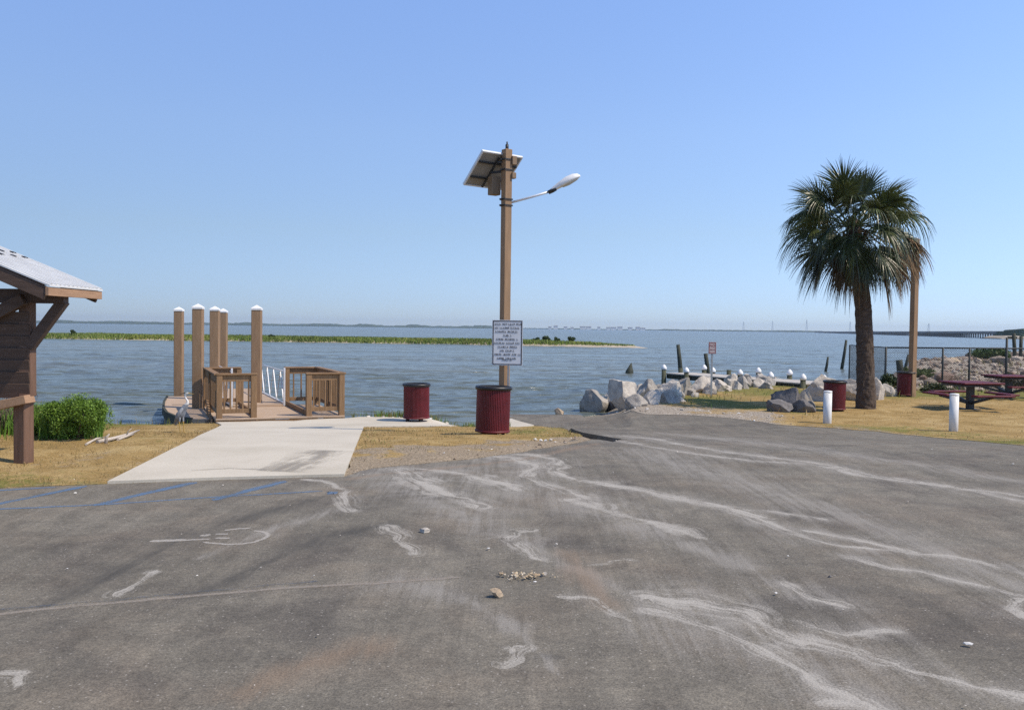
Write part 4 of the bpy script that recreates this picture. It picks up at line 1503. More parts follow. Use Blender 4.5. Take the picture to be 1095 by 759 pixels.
# ------------------------------------------------------------------ heron at the water's edge
def heron():
    b = gp(196, 463)
    r = empty('heron', b, R(0))
    tag(r, 'grey heron with pale neck standing on the lawn at the water edge', 'bird')
    me = bpy.data.meshes.new('body')
    k = 0.7
    # joints: local x to the right (the bird faces right, a little away)
    J = [((-0.05, 0, 0.36), .062), ((-0.105, 0, 0.24), .045), ((-0.15, 0, 0.13), .014),          # body, rear, tail
         ((0.03, 0, 0.45), .055), ((0.075, 0, 0.51), .03), ((0.085, 0, 0.56), .02), ((0.05, 0, 0.60), .0165), ((0.035, 0, 0.645), .015),
         ((0.05, 0, 0.685), .017), ((0.085, 0, 0.695), .017), ((0.125, 0, 0.69), .008), ((0.2, 0, 0.68), .003),
         ((-0.03, 0.03, 0.28), .026), ((-0.015, 0.03, 0.17), .009), ((-0.01, 0.03, 0.015), .007), ((0.04, 0.035, 0.006), .004),
         ((-0.05, -0.03, 0.28), .026), ((-0.055, -0.03, 0.17), .009), ((-0.04, -0.03, 0.015), .007), ((0.01, -0.035, 0.006), .004)]
    E = [(0, 1), (1, 2), (0, 3), (3, 4), (4, 5), (5, 6), (6, 7), (7, 8), (8, 9), (9, 10), (10, 11), (0, 12), (12, 13), (13, 14), (14, 15), (0, 16), (16, 17), (17, 18), (18, 19)]
    me.from_pydata([j[0] for j in J], E, [])
    o = bpy.data.objects.new('tmp', me)
    COL.objects.link(o)
    o.modifiers.new('skin', 'SKIN')
    for i, j in enumerate(J):
        me.skin_vertices[0].data[i].radius = (j[1], j[1])
    me.skin_vertices[0].data[0].use_root = True
    s = o.modifiers.new('sub', 'SUBSURF')
    s.levels = 2
    s.render_levels = 2
    dg = bpy.context.evaluated_depsgraph_get()
    m2 = bpy.data.meshes.new_from_object(o.evaluated_get(dg))
    bpy.data.objects.remove(o)
    m2.name = 'body'
    m2.materials.clear()
    for p in m2.polygons:
        c = p.center
        p.use_smooth = True
        p.material_index = 2 if c.x > 0.1 and c.z > 0.6 else (1 if c.z > 0.5 else (2 if c.z < 0.2 and c.x > -0.09 else 0))
    link('body', m2, [M['feather'], M['featherpale'], M['bill']], r)
    m = MB()
    m.tube([(0.03, 0, 0.695), (-0.02, 0.0, 0.685), (-0.07, 0, 0.665)], [0.008, 0.006, 0.001], 6)
    m.build('crest_plume', M['ink'], r)
    m = MB()
    for sy in (-0.052, 0.052):
        m.tube([(0.02, sy, 0.44), (-0.06, sy * 1.1, 0.33), (-0.16, sy * 0.7, 0.15)], [0.02, 0.04, 0.006], 8)
    m.build('wing', M['feather'], r)
    for sy in (-0.0165, 0.0165):
        MB().lathe([(0.0001, -0.003), (0.004, 0), (0.0001, 0.003)], 8, (0.095, sy, 0.7)).build('eye', M['ink'], r)
    r.rotation_euler = (0, 0, R(-12))


heron()


# ------------------------------------------------------------------ shelter at left
def shelter():
    P = gp(23, 496)
    yb = P.y + 0.05
    r = empty('shelter', (P.x, yb, P.z))
    tag(r, 'brown wooden kiosk shelter with pale metal roof at the left edge', 'shelter')
    lx = lambda px, py: (at(px, py, yb) - Vector((P.x, yb, P.z)))
    # local frame: x right, y away, z up from the ground at the post
    k = yb / FPX
    zs = lx(23, 428).z
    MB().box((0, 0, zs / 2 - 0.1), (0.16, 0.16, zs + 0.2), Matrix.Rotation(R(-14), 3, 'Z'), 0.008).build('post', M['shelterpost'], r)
    zb, zt = lx(33, 424).z, lx(33, 335).z
    xr = lx(33.5, 400).x
    m = MB()
    n = 7
    for i in range(n):
        z0 = zb + (zt - zb) * i / n
        z1 = zb + (zt - zb) * (i + 1) / n
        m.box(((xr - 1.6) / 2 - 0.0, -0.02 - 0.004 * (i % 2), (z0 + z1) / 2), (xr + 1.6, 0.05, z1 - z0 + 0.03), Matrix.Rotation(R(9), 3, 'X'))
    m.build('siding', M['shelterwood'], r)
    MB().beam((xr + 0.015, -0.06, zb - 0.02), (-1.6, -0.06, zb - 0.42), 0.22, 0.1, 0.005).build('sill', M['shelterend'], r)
    MB().box((xr - 0.06, 0.03, (zb + lx(33, 318).z) / 2), (0.14, 0.14, lx(33, 318).z - zb), bev=0.006).build('corner_post', M['shelterpost'], r)
    z_beam = lx(60, 317).z
    xe = lx(79, 320).x - 0.09
    MB().box(((xe - 1.8) / 2, 0.0, z_beam), (xe + 1.8, 0.12, 0.17), bev=0.006).build('beam', M['shelterwood'], r)
    MB().beam((xr - 0.02, 0, lx(33, 371).z), (xe - 0.03, 0, z_beam - 0.05), 0.1, 0.12, 0.005).build('brace', M['shelterwood'], r)
    MB().beam((xr - 0.03, -0.1, lx(33, 320).z), (-1.1, -0.1, lx(-30, 376).z), 0.1, 0.14, 0.005).build('brace', M['shelterwood'], r)
    # roof: near corner, far corner of the eave; ridge to the left
    dn, df = yb - 0.55, yb + 0.75
    en = at(53, 304.5, dn) - Vector((P.x, yb, P.z))
    ef = at(110, 309.5, df) - Vector((P.x, yb, P.z))
    zE = (en.z + ef.z) / 2
    en.z = ef.z = zE
    pit = math.tan(R(22))
    run = 1.5
    rn = Vector((en.x - run, en.y, zE + run * pit))
    rf = Vector((ef.x - run, ef.y, zE + run * pit))
    ln = Vector((rn.x - run, rn.y, zE))
    lf = Vector((rf.x - run, rf.y, zE))
    m = MB()
    for A, B_, C, D in ((en, ef, rf, rn), (ln, rn, rf, lf)):
        m.poly([A, B_, C, D])
        dn_ = Vector((0, 0, -0.02))
        m.poly([p + dn_ for p in (D, C, B_, A)])
        for p, q in ((A, B_), (B_, C), (C, D), (D, A)):
            m.poly([p, p + dn_, q + dn_, q])
    # ribs of the metal sheet
    for i in range(13):
        t = (i + 0.5) / 13
        a = en.lerp(ef, t)
        b = rn.lerp(rf, t)
        m.beam(a + Vector((0, 0, 0.008)), b + Vector((0, 0, 0.008)), 0.03, 0.016)
    for t in (0.62, 0.72):
        for i in range(5):
            a = en.lerp(ef, (i + 0.5) / 5)
            b = rn.lerp(rf, (i + 0.5) / 5)
            m.box(a.lerp(b, t) + Vector((0, 0, 0.018)), (0.05, 0.07, 0.012), Matrix.Rotation(R(22), 3, 'Y'), 0, 1)
    roof = m.build('roof', [M['tin'], M['darkmetal']], r)
    # boards: eave fascia, rake boards, soffit
    dz = Vector((0, 0, -0.075))
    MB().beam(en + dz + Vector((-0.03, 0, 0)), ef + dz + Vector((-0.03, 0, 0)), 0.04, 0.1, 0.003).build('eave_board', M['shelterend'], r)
    for a, b in ((en, rn), (ef, rf)):
        sgn = 1 if a is en else -1
        MB().beam(a + Vector((-0.052, 0.03 * sgn, -0.1)), b + Vector((0, 0.03 * sgn, -0.1)), 0.04, 0.15, 0.003).build('rake_board', M['shelterwood'], r)
        MB().beam(ln + Vector((0, 0, -0.1)) if a is en else lf + Vector((0, 0, -0.1)), b + Vector((0, 0.03 * sgn, -0.1)), 0.04, 0.15, 0.003).build('rake_board', M['shelterwood'], r)
    m = MB()
    o_ = Vector((0, 0, -0.035))
    i_ = Vector((-0.06, 0, 0))
    m.beam((en + rn) / 2 + Vector((0, 0.06, -0.06)), (ef + rf) / 2 + Vector((0, -0.06, -0.06)), 1.2, 0.03, up=Vector((-pit, 0, -1)).normalized() * -1)
    m.build('roof_sheathing', M['shelterwood'], r)
    # far support post outside the picture on the left
    MB().box((-1.5, 0.02, 1.0), (0.18, 0.18, 2.3), bev=0.008).build('post', M['shelterpost'], r)


shelter()


# ------------------------------------------------------------------ bins
def make_bin():
    r = empty('trash_can')
    Hb = 0.86
    Rb = 0.30
    m = MB()
    n = 60
    for i in range(n):
        a = 2 * math.pi * i / n
        rot = Matrix.Rotation(a, 3, 'Z')
        for z0, z1 in ((0.09, Hb - 0.06),):
            c = rot @ Vector((Rb - 0.012, 0, (z0 + z1) / 2))
            m.box(c, (0.008, 2 * math.pi * Rb / n * 0.74, z1 - z0), rot, 0.002)
    for z in (0.1, 0.3, 0.58, Hb - 0.08):
        m.lathe([(Rb - 0.022, z - 0.014), (Rb - 0.017, z - 0.014), (Rb - 0.017, z + 0.014), (Rb - 0.022, z + 0.014)], 40)
    m.build('body', M['red'], r)
    MB().lathe([(Rb - 0.05, 0.1), (Rb - 0.04, 0.12), (Rb - 0.035, Hb - 0.05), (Rb - 0.06, Hb - 0.06), (Rb - 0.07, 0.2), (0.001, 0.18)], 32).build('liner', M['liner'], r)
    MB().lathe([(Rb - 0.03, Hb - 0.06), (Rb + 0.012, Hb - 0.06), (Rb + 0.022, Hb - 0.03), (Rb + 0.012, Hb), (Rb - 0.03, Hb), (Rb - 0.045, Hb - 0.03)], 40).build('rim', M['black'], r)
    MB().lathe([(Rb - 0.01, 0.07), (Rb + 0.004, 0.075), (Rb + 0.004, 0.105), (Rb - 0.01, 0.11)], 40).build('bottom_ring', M['red'], r)
    m = MB()
    for k in range(3):
        a = k * 2.094 + 0.4
        m.box((0.2 * math.cos(a), 0.2 * math.sin(a), 0.04), (0.06, 0.06, 0.08))
    m.lathe([(0.27, 0.075), (0.27, 0.09)], 24)
    m.build('base', M['darkmetal'], r)
    return r


proto_bin = make_bin()
bins = [(526, 466.5, None, 'large maroon bin on dry grass in front of the solar lamp post', 1.03, 'd'),
        (444, 448.2, 19.9, 'maroon bin on the far edge of the concrete strip, left of the lamp post', 1.0, 'd'),
        (895.5, 441, None, 'shadowed maroon bin between the rock heap and the palm trunk', 0.99, 'd'),
        (972, 425, None, 'maroon bin at the foot of the tall wooden pole right of the palm', 1.0, 'd')]
for i, (px, py, d, lab, k, _) in enumerate(bins):
    o = proto_bin if i == 0 else copy_tree(proto_bin)
    p = gp(px, py)
    if d:
        q = at(px, py, d)
        p = Vector((q.x, d, G1(q.x, d)))
    z = G1(p.x, p.y + 0.25) + 0.0
    o.location = (p.x, p.y + 0.26, z + (0.0 if i != 1 else 0.03))
    o.rotation_euler = (R(0.6), R(-0.8), R(40 * i))
    if i == 0:
        o.rotation_euler = (0, R(1.2), 0)
    o.scale = (k, k, k)
    tag(o, lab, 'trash can', 'maroon park bins')


# ------------------------------------------------------------------ solar lamp post
def lamp_post():
    d = proto_bin.location.y + 0.62
    base = at(538.5, 466, d)
    x = base.x
    z = G1(x, d)
    r = empty('lamp_post', (x, d, z))
    tag(r, 'tall square wooden lamp post with solar panel and white arm light', 'lamp post')
    O = Vector((x, d, z))
    L = lambda px, py, dd=d: at(px, py, dd) - O
    top = L(540, 160).z
    rz = Matrix.Rotation(R(33), 3, 'Z')
    MB().box((0, 0, top / 2 - 0.3), (0.148, 0.148, top + 0.6), rz, 0.008).build('pole', M['pile'], r)
    MB().tube([(0, 0, top - 0.02), (0, 0, top + 0.09)], 0.03, 8).tube([(0, 0, top + 0.085), (0, 0, top + 0.14)], 0.014, 8).build('photocell', M['darkmetal'], r)
    # solar panel: u along its top edge, v down its slope (away and to the left)
    a, T = R(38), R(42)
    u = Vector((math.cos(a), math.sin(a), 0))
    v = Vector((-math.sin(a) * math.cos(T), math.cos(a) * math.cos(T), -math.sin(T)))
    n = u.cross(v)
    n = n if n.z > 0 else -n
    lu, lv = 0.92, 0.80
    TL = L(516, 161, d - 0.28)
    C = TL + u * lu / 2 + v * lv / 2
    rot = Matrix((u, v, n)).transposed()
    pan = MB().box(C, (lu, lv, 0.018), rot).build('solar_panel', M['panelback'], r)
    m = MB()
    for s in (-1, 1):
        m.box(C + u * s * (lu / 2 - 0.01), (0.028, lv + 0.01, 0.045), rot)
        m.box(C + v * s * (lv / 2 - 0.01), (lu - 0.05, 0.028, 0.045), rot)
    m.build('frame', M['alu'], pan)
    m = MB()
    for s in (-0.22, 0.22):
        m.box(C + v * s * lv - n * 0.035, (lu - 0.06, 0.03, 0.03), rot)
    m.box(C - u * 0.08 - n * 0.06, (0.03, lv - 0.08, 0.03), rot)
    m.beam(C - u * 0.08 - n * 0.07, Vector((0, 0, C.z - 0.05)), 0.04, 0.04)
    m.beam(C - u * 0.08 - n * 0.07 - v * 0.25, Vector((0, 0, C.z + 0.12)), 0.03, 0.03)
    m.build('bracket', M['darkmetal'], pan)
    MB().box(C + n * 0.014, (lu - 0.05, lv - 0.05, 0.008), rot).build('solar_cells', M['panelfront'], pan)
    c1 = L(528.5, 199, d + 0.12)
    MB().box(c1, (0.19, 0.16, 0.34), rz, 0.01).build('battery_box', M['boxtan'], r)
    for px, py, s in ((549, 172, (0.1, 0.1, 0.16)), (548.5, 188, (0.09, 0.1, 0.11))):
        MB().box(L(px, py, d), s, rz, 0.008).build('junction_box', M['boxtan'], r)
    m = MB()
    for py in (171, 182, 213.5, 220):
        c = L(540, py)
        m = MB()
        m.box((0, 0, c.z), (0.175, 0.175, 0.025), rz)
        m.box((-0.1, -0.05, c.z), (0.05, 0.03, 0.03), rz)
        m.build('strap', M['darkmetal'], r)
    a0, a1 = L(545, 217.5), L(588, 205, d - 0.05)
    arm = MB().tube([a0 - Vector((0.06, 0, 0.01)), a0.lerp(a1, 0.5), a1 + (a1 - a0) * 0.06], 0.021, 10).build('arm', M['alu'], r)
    h1 = L(620.5, 188.2, d - 0.1)
    # cobra head: a flattened pod
    ax = (h1 - a1).normalized()
    sd_ = Vector((0, 1, 0))
    sd_ = (sd_ - ax * sd_.dot(ax)).normalized()
    up = sd_.cross(ax)
    up = up if up.z > 0 else -up
    HL = (h1 - a1).length

    def pod(prof, mi, name, mats, parent):
        bm = bmesh.new()
        rings = []
        for t, w, hu, hd in prof:
            c = a1 + ax * t * HL
            ring = []
            for k in range(16):
                q = 2 * math.pi * k / 16
                y_, z_ = math.cos(q) * w, math.sin(q)
                ring.append(bm.verts.new(c + sd_ * y_ + up * (z_ * (hu if z_ > 0 else hd))))
            rings.append(ring)
        for A, B_ in zip(rings, rings[1:]):
            for k in range(16):
                bm.faces.new((A[k], A[(k + 1) % 16], B_[(k + 1) % 16], B_[k])).smooth = True
        bm.faces.new(rings[0])
        bm.faces.new(rings[-1])
        bmesh.ops.recalc_face_normals(bm, faces=bm.faces)
        me = bpy.data.meshes.new(name)
        bm.to_mesh(me)
        bm.free()
        return link(name, me, mats, parent)
    hd = pod([(-0.03, .035, .03, .03), (0.12, .05, .05, .03), (0.35, .1, .085, .03), (0.6, .125, .11, .03), (0.82, .115, .1, .028), (0.95, .07, .065, .022), (1.0, .02, .02, .01)], 0, 'lamp_head', M['white'], r)
    pod([(0.4, .08, .001, .045), (0.6, .1, .001, .06), (0.85, .09, .001, .045), (0.92, .05, .001, .035)], 0, 'lens', M['lens'], hd)
    pod([(-0.05, .045, .035, .04), (0.1, .055, .03, .045), (0.2, .07, .02, .04)], 0, 'collar', M['darkmetal'], hd)
    return d, O


LPD, LPO = lamp_post()


# ------------------------------------------------------------------ signs
def glyph_rows(m, w, rows, y, seed=3):
    """rows of small ink strokes in the rhythm of the lettering on the board (too small to read in the photograph)"""
    r = random.Random(seed)
    for zc, half, hgt in rows:
        x = -half
        while x < half - 0.01:
            word = r.randint(3, 7)
            for _ in range(word):
                if x > half:
                    break
                lw = hgt * r.choice((0.5, 0.6, 0.7))
                st = 0.3 * hgt * 0.55
                kind = r.randint(0, 4)
                m.box((x + st / 2, y, zc), (st, 0.002, hgt))
                if kind in (0, 1):
                    m.box((x + lw - st / 2, y, zc), (st, 0.002, hgt))
                if kind in (1, 2):
                    m.box((x + lw / 2, y, zc + hgt / 2 - st / 2), (lw - 2 * st if kind == 1 else lw - st * 0.9, 0.0018, st))
                if kind in (2, 3, 4):
                    m.box((x + lw / 2 + st / 2, y, zc - hgt / 2 + st / 2), (lw - st, 0.0018, st))
                if kind in (0, 4):
                    m.box((x + lw / 2, y, zc), (max(lw - 2 * st, 0.002), 0.0018, st))
                x += lw + hgt * 0.22
            x += hgt * 0.6


def notice():
    d = LPD - 0.16
    c = at(542.5, 366.5, d)
    r = empty('notice_sign', (c.x, d, G1(c.x, d)), R(-7))
    tag(r, 'white notice board with black border and rows of small lettering', 'sign')
    z = c.z - r.location.z
    k = d / FPX
    W, H = 33 * k, 48.5 * k
    b = MB().box((0, 0, z), (W, 0.006, H), None, 0.0).build('board', M['signwhite'], r)
    m = MB()
    bw = 0.016
    for s in (-1, 1):
        m.box((s * (W / 2 - 0.012 - bw / 2), -0.0045, z), (bw, 0.003, H - 0.024))
        m.box((0, -0.0045, z + s * (H / 2 - 0.012 - bw / 2)), (W - 0.024 - 2 * bw, 0.003, bw))
    m.build('border', M['ink'], b)
    m = MB()
    hh = H / 13.5
    rows = []
    for i, half in enumerate((0.42, 0.42, 0.4, 0.13, 0.36, 0.43, 0.31, 0.24, 0.42, 0.33)):
        rows.append((z + H / 2 - 0.075 - i * hh * 1.13, half * W * 0.98, hh * 0.56))
    glyph_rows(m, W, rows, -0.0055)
    glyph_rows(m, W, [(z - H / 2 + 0.1, 0.09, hh * 0.42)], -0.0055, 9)
    m.build('lettering', M['ink'], b)
    MB().box((0.02, 0.018, z / 2 - 0.2), (0.028, 0.022, z + H * 0.35 + 0.4 + 0.0)).build('post', M['galv'], r)


notice()


def text_mesh(txt, size, parent, name, m, loc, rot):
    cu = bpy.data.curves.new(name, 'FONT')
    cu.body = txt
    cu.size = size
    cu.align_x = 'CENTER'
    cu.align_y = 'CENTER'
    cu.extrude = 0.0008
    o = bpy.data.objects.new('tmp', cu)
    COL.objects.link(o)
    dg = bpy.context.evaluated_depsgraph_get()
    me = bpy.data.meshes.new_from_object(o.evaluated_get(dg))
    bpy.data.objects.remove(o)
    me.materials.clear()
    me.name = name
    q = link(name, me, m, parent)
    q.location = loc
    q.rotation_euler = rot
    return q


def small_sign():
    b = gp(760.5, 424)
    d = b.y
    r = empty('small_sign', b, R(4))
    tag(r, 'small faded red and white sign on a metal post by the shore rocks', 'sign')
    k = d / FPX
    zc = at(761, 372, d).z - b.z
    W, H = 8.2 * k, 12.6 * k
    MB().box((0, 0, (zc + H / 2) / 2 - 0.25), (0.06, 0.03, zc + H / 2 + 0.45), bev=0.004).build('post', M['galv'], r)
    bo = MB().box((0, -0.025, zc), (W, 0.006, H)).build('board', M['fadedwhite'], r)
    m = MB()
    for s in (-1, 1):
        m.box((s * (W / 2 - 0.02), -0.0295, zc), (0.025, 0.003, H - 0.015))
        m.box((0, -0.0295, zc + s * (H / 2 - 0.02)), (W - 0.066, 0.003, 0.025))
    m.build('border', M['redink'], bo)
    text_mesh('NO', H * 0.3, bo, 'lettering', M['redink'], (0, -0.03, zc + H * 0.18), (R(90), 0, 0))
    text_mesh('PARKING', H * 0.135, bo, 'lettering', M['redink'], (0, -0.03, zc - H * 0.16), (R(90), 0, 0))


small_sign()

# ------------------------------------------------------------------ small pier with capped pilings
pa_, pb_ = at(712, 399, 41.0), at(862, 411, 34.0)
pa_.z = pb_.z = (pa_.z + pb_.z) / 2
pdir = (pb_ - pa_)
plen = pdir.length
pdir.normalize()
pier = empty('pier', pa_, math.atan2(pdir.y, pdir.x))
tag(pier, 'small low pier with pale deck and white capped pilings behind the rocks', 'pier')
# local x runs from the far left end to the near right end; +y is away
m = MB()
nn = 46
for i in range(nn):
    m.box(((i + 0.5) * plen / nn, 0.85, 0.0), (plen / nn - 0.012, 1.7, 0.05))
m.build('deck', mat('pale_deck', (0.45, 0.42, 0.37), 0.85, 0.2, 3, (7, 1, 7), 0.3), pier)
m = MB()
for y in (0.08, 1.6):
    m.box((plen / 2, y, -0.13), (plen, 0.06, 0.2))
m.build('stringer', M['oldwood'], pier)


def pier_pile(px, capped, near, ztop):
    # intersect the view direction with the pier row
    v = ray(px, 395)
    y_row = -0.1 if near else 1.8
    nrm = Vector((-pdir.y, pdir.x, 0))
    o = pa_ + nrm * y_row
    # solve o + pdir*s == t*(v.x, v.y)
    A = np.array([[pdir.x, -v.x], [pdir.y, -v.y]])
    s, t = np.linalg.solve(A, np.array([-o.x, -o.y]))
    p = Vector((s, y_row, 0))
    q = MB().tube([(p.x, p.y, -2.0), (p.x, p.y, ztop)], [0.12, 0.105], 12).build('piling', M['greenpile'], pier)
    if capped:
        MB().lathe([(0.125, ztop - 0.02), (0.13, ztop + 0.06), (0.1, ztop + 0.13), (0.03, ztop + 0.21), (0.0005, ztop + 0.22)], 14, (p.x, p.y, 0)).build('cap', M['white'], q)


for px, cap, near, zt in [(710, 1, 1, 0.2), (734, 1, 1, 0.14), (753, 1, 0, 0.2), (762.5, 1, 0, 0.1), (779.5, 0, 0, 0.25), (791.5, 1, 1, 0.2), (811, 1, 0, 0.22),
                          (824.3, 1, 1, 0.18), (844.5, 1, 0, 0.22), (859, 1, 1, 0.18), (728, 0, 0, 0.18)]:
    pier_pile(px, cap, near, zt)
p = at(881.5, 405, 38.5)
r = empty('piling', (p.x, p.y, WZ - 0.8))
tag(r, 'lone short white capped piling in the water left of the palm trunk', 'piling')
MB().tube([(0, 0, 0), (0, 0, 1.28)], [0.12, 0.11], 12).build('post', M['greenpile'], r)
MB().lathe([(0.125, 1.26), (0.13, 1.34), (0.1, 1.41), (0.03, 1.49), (0.0005, 1.5)], 14).build('cap', M['white'], r)

# old poles standing in the water
for (pts, rad, d, lab) in [
    ([(728, 404), (725, 368.5)], (0.13, 0.09), 45, 'tall dark old pole rising behind the left end of the small pier'),
    ([(757, 402), (754.5, 378)], (0.12, 0.1), 45, 'shorter dark old pole just left of the small red sign'),
    ([(882.5, 398), (885.5, 381.5)], (0.11, 0.06), 58, 'short leaning broken pole in the water left of the palm'),
    ([(900, 394.5), (905, 363.5)], (0.13, 0.08), 62, 'tall leaning broken pole in the water left of the palm'),
    ([(962.5, 402), (961.5, 385)], (0.16, 0.15), 42, 'thick wooden stump inside the fence corner'),
    ([(966.5, 398), (971.5, 379)], (0.1, 0.06), 46, 'thin leaning pole behind the fence corner stump'),
    ([(999, 396), (999, 388)], (0.2, 0.19), 50, 'low dark stump on the shore behind the fence'),
    ([(1085, 390), (1084, 356.5)], (0.13, 0.12), 62, 'weathered post with a short crossbar behind the fence at right'),
    ([(1090.5, 390), (1092, 359.5)], (0.12, 0.11), 62, 'rightmost weathered post behind the fence'),
]:
    a, b = at(*pts[0], d), at(*pts[1], d)
    a2 = a - (b - a).normalized() * 1.0
    mm = MB().tube([a2, a.lerp(b, 0.5) + Vector((0.02, 0, 0)), b], [rad[0], (rad[0] + rad[1]) / 2, rad[1]], 9)
    if '356' in str(pts[1][1]):
        c = at(1084, 361, d)
        mm.box(c - Vector((0.1, 0, 0)), (0.62, 0.12, 0.16))
    o = mm.build('old_post', M['oldwood'])
    tag(o, lab, 'post', 'old wooden posts along the shore')
# pointed marker stub in open water
a = at(673.5, 398, 52)
m = MB()
m.tube([(a.x - 0.1, a.y, WZ - 0.8), (a.x - 0.02, a.y, WZ + 0.1), (a.x + 0.08, a.y, a.z + 0.55)], [0.3, 0.24, 0.02], 7)
tag(m.build('broken_stump', M['oldwood']), 'dark pointed stump sticking out of the open water', 'stump')

# ------------------------------------------------------------------ bollards
for px, y0, y1, lab in ((1019.5, 421, 461.5, 'white painted bollard on the lawn edge in front of the picnic table'), (884.5, 418, 454, 'white painted bollard at the lot edge in front of the shadowed bin')):
    p = gp(px, y1)
    h = (y1 - y0) * p.y / FPX
    r = empty('bollard', p)
    tag(r, lab, 'bollard', 'white bollards along the lot')
    MB().tube([(0, 0, -0.3), (0.0, 0, h - 0.012)], 0.095, 20).build('post', M['whitepost'], r)
    MB().lathe([(0.098, h - 0.03), (0.1, h - 0.01), (0.085, h + 0.008), (0.0005, h + 0.015)], 20).build('cap', M['whitepost'], r)


# ------------------------------------------------------------------ picnic tables
def make_table():
    r = empty('picnic_table')
    zt = 0.80

    def slab(w, l, z, c, rz=0):
        m = MB()
        rot = Matrix.Rotation(rz, 3, 'Z')
        m.box((c[0], c[1], z), (w, l, 0.05), rot, 0.015)
        return m
    slab(1.25, 1.25, zt - 0.025, (0, 0)).build('table_top', M['redtop'], r)
    m = MB()
    m.box((0, 0, zt - 0.085), (1.1, 1.1, 0.06), bev=0.01)
    m.build('top_frame', M['darkmetal'], r)
    for i in range(4):
        a = i * math.pi / 2
        c = Matrix.Rotation(a, 3, 'Z') @ Vector((0.98, 0, 0))
        slab(0.3, 1.15, 0.455, c, a).build('bench_seat', M['redtop'], r)
        m = MB()
        e = Matrix.Rotation(a, 3, 'Z') @ Vector((0.95, 0, 0.42))
        m.beam((0, 0, 0.18), e, 0.07, 0.07)
        m.build('seat_arm', M['darkmetal'], r)
    m = MB()
    m.box((0, 0, 0.36), (0.16, 0.16, 0.76))
    m.box((0, 0, 0.015), (0.4, 0.4, 0.03))
    m.build('pedestal', M['darkmetal'], r)
    return r


tab = make_table()
p = gp(1040, 438.5)
tab.location = (p.x, p.y + 0.15, p.z)
tab.rotation_euler = (0, 0, R(8))
tag(tab, 'maroon square picnic table with attached benches, the nearer one behind the white bollard', 'picnic table', 'maroon picnic tables')
t2 = copy_tree(tab)
p = gp(1081, 427)
t2.location = (p.x, p.y + 0.15, p.z)
t2.rotation_euler = (0, 0, R(2))
tag(t2, 'maroon square picnic table farther back at the right edge by the fence', 'picnic table', 'maroon picnic tables')

# ------------------------------------------------------------------ wooden pole right of the palm
b = gp(980.5, 426)
r = empty('wooden_pole', (b.x + 0.03, b.y + 0.45, G1(b.x, b.y + 0.4)))
tag(r, 'tall square brown wooden pole standing behind the far bin', 'pole')
ht = at(982, 256, b.y + 0.45).z - r.location.z
MB().box((0, 0, ht / 2 - 0.3), (0.19, 0.19, ht + 0.6), Matrix.Rotation(R(24), 3, 'Z'), 0.01).build('post', M['pile'], r)
MB().lathe([(0.14, ht), (0.13, ht + 0.03), (0.0005, ht + 0.07)], 4).build('top_cap', M['galv'], r)

# ------------------------------------------------------------------ chain link fence
FD = 37.5
fx = [at(px, 390, FD).x for px in (947, 1008, 1036.5, 1076, 1112, 1150)]
fence = empty('chain_link_fence', (fx[0], FD, G1(fx[0], FD)))
tag(fence, 'low dark chain link fence in front of the rubble bank', 'fence')
fz = at(1008, 372.3, FD).z - fence.location.z
O = fence.location.copy()
xs_ = [x - O.x for x in fx]
ret = [(xs_[0] + 0.75, 5.2), (xs_[0] + 0.0, 0)]
for i, x in enumerate(xs_):
    g = G1(O.x + x, FD) - O.z
    tall = 0.45 if i == 3 else 0.0
    MB().tube([(x, 0, g - 0.4), (x, 0, fz + 0.03 + tall)], 0.05 if i in (0, 3) else 0.042, 8).build('post', M['wire'], fence)
MB().tube([(0.75, 6.0, -0.5), (0.75, 6.0, fz)], 0.034, 8).build('post', M['wire'], fence)
m = MB()
m.tube([(xs_[0], 0, fz), (xs_[-1], 0, fz + 0.04)], 0.032, 8)
m.tube([(xs_[0], 0, fz), (0.75, 6.0, fz)], 0.022, 8)
m.build('top_rail', M['wire'], fence)
m = MB()
stp = 0.1


def wires(p0, p1, hgt):
    p0, p1 = Vector(p0), Vector(p1)
    L = (p1 - p0).length
    t = (p1 - p0).normalized()
    n = int(L / stp)
    for i in range(-int(hgt / stp), n):
        for s in (1, -1):
            a0 = max(0.0, i * stp)
            a1 = min(L, i * stp + hgt)
            if a1 <= a0:
                continue
            z0, z1 = a0 - i * stp, a1 - i * stp
            if s < 0:
                z0, z1 = hgt - z0, hgt - z1
            m.tube([p0 + t * a0 + Vector((0, 0, z0)), p0 + t * a1 + Vector((0, 0, z1))], 0.0048, 3, cap=False)


wires((xs_[0], 0, 0.0), (xs_[-1], 0, 0.0), fz)
wires((xs_[0], 0, 0.0), (0.75, 6.0, 0.0), fz)
m.build('wire_mesh', M['wire'], fence)


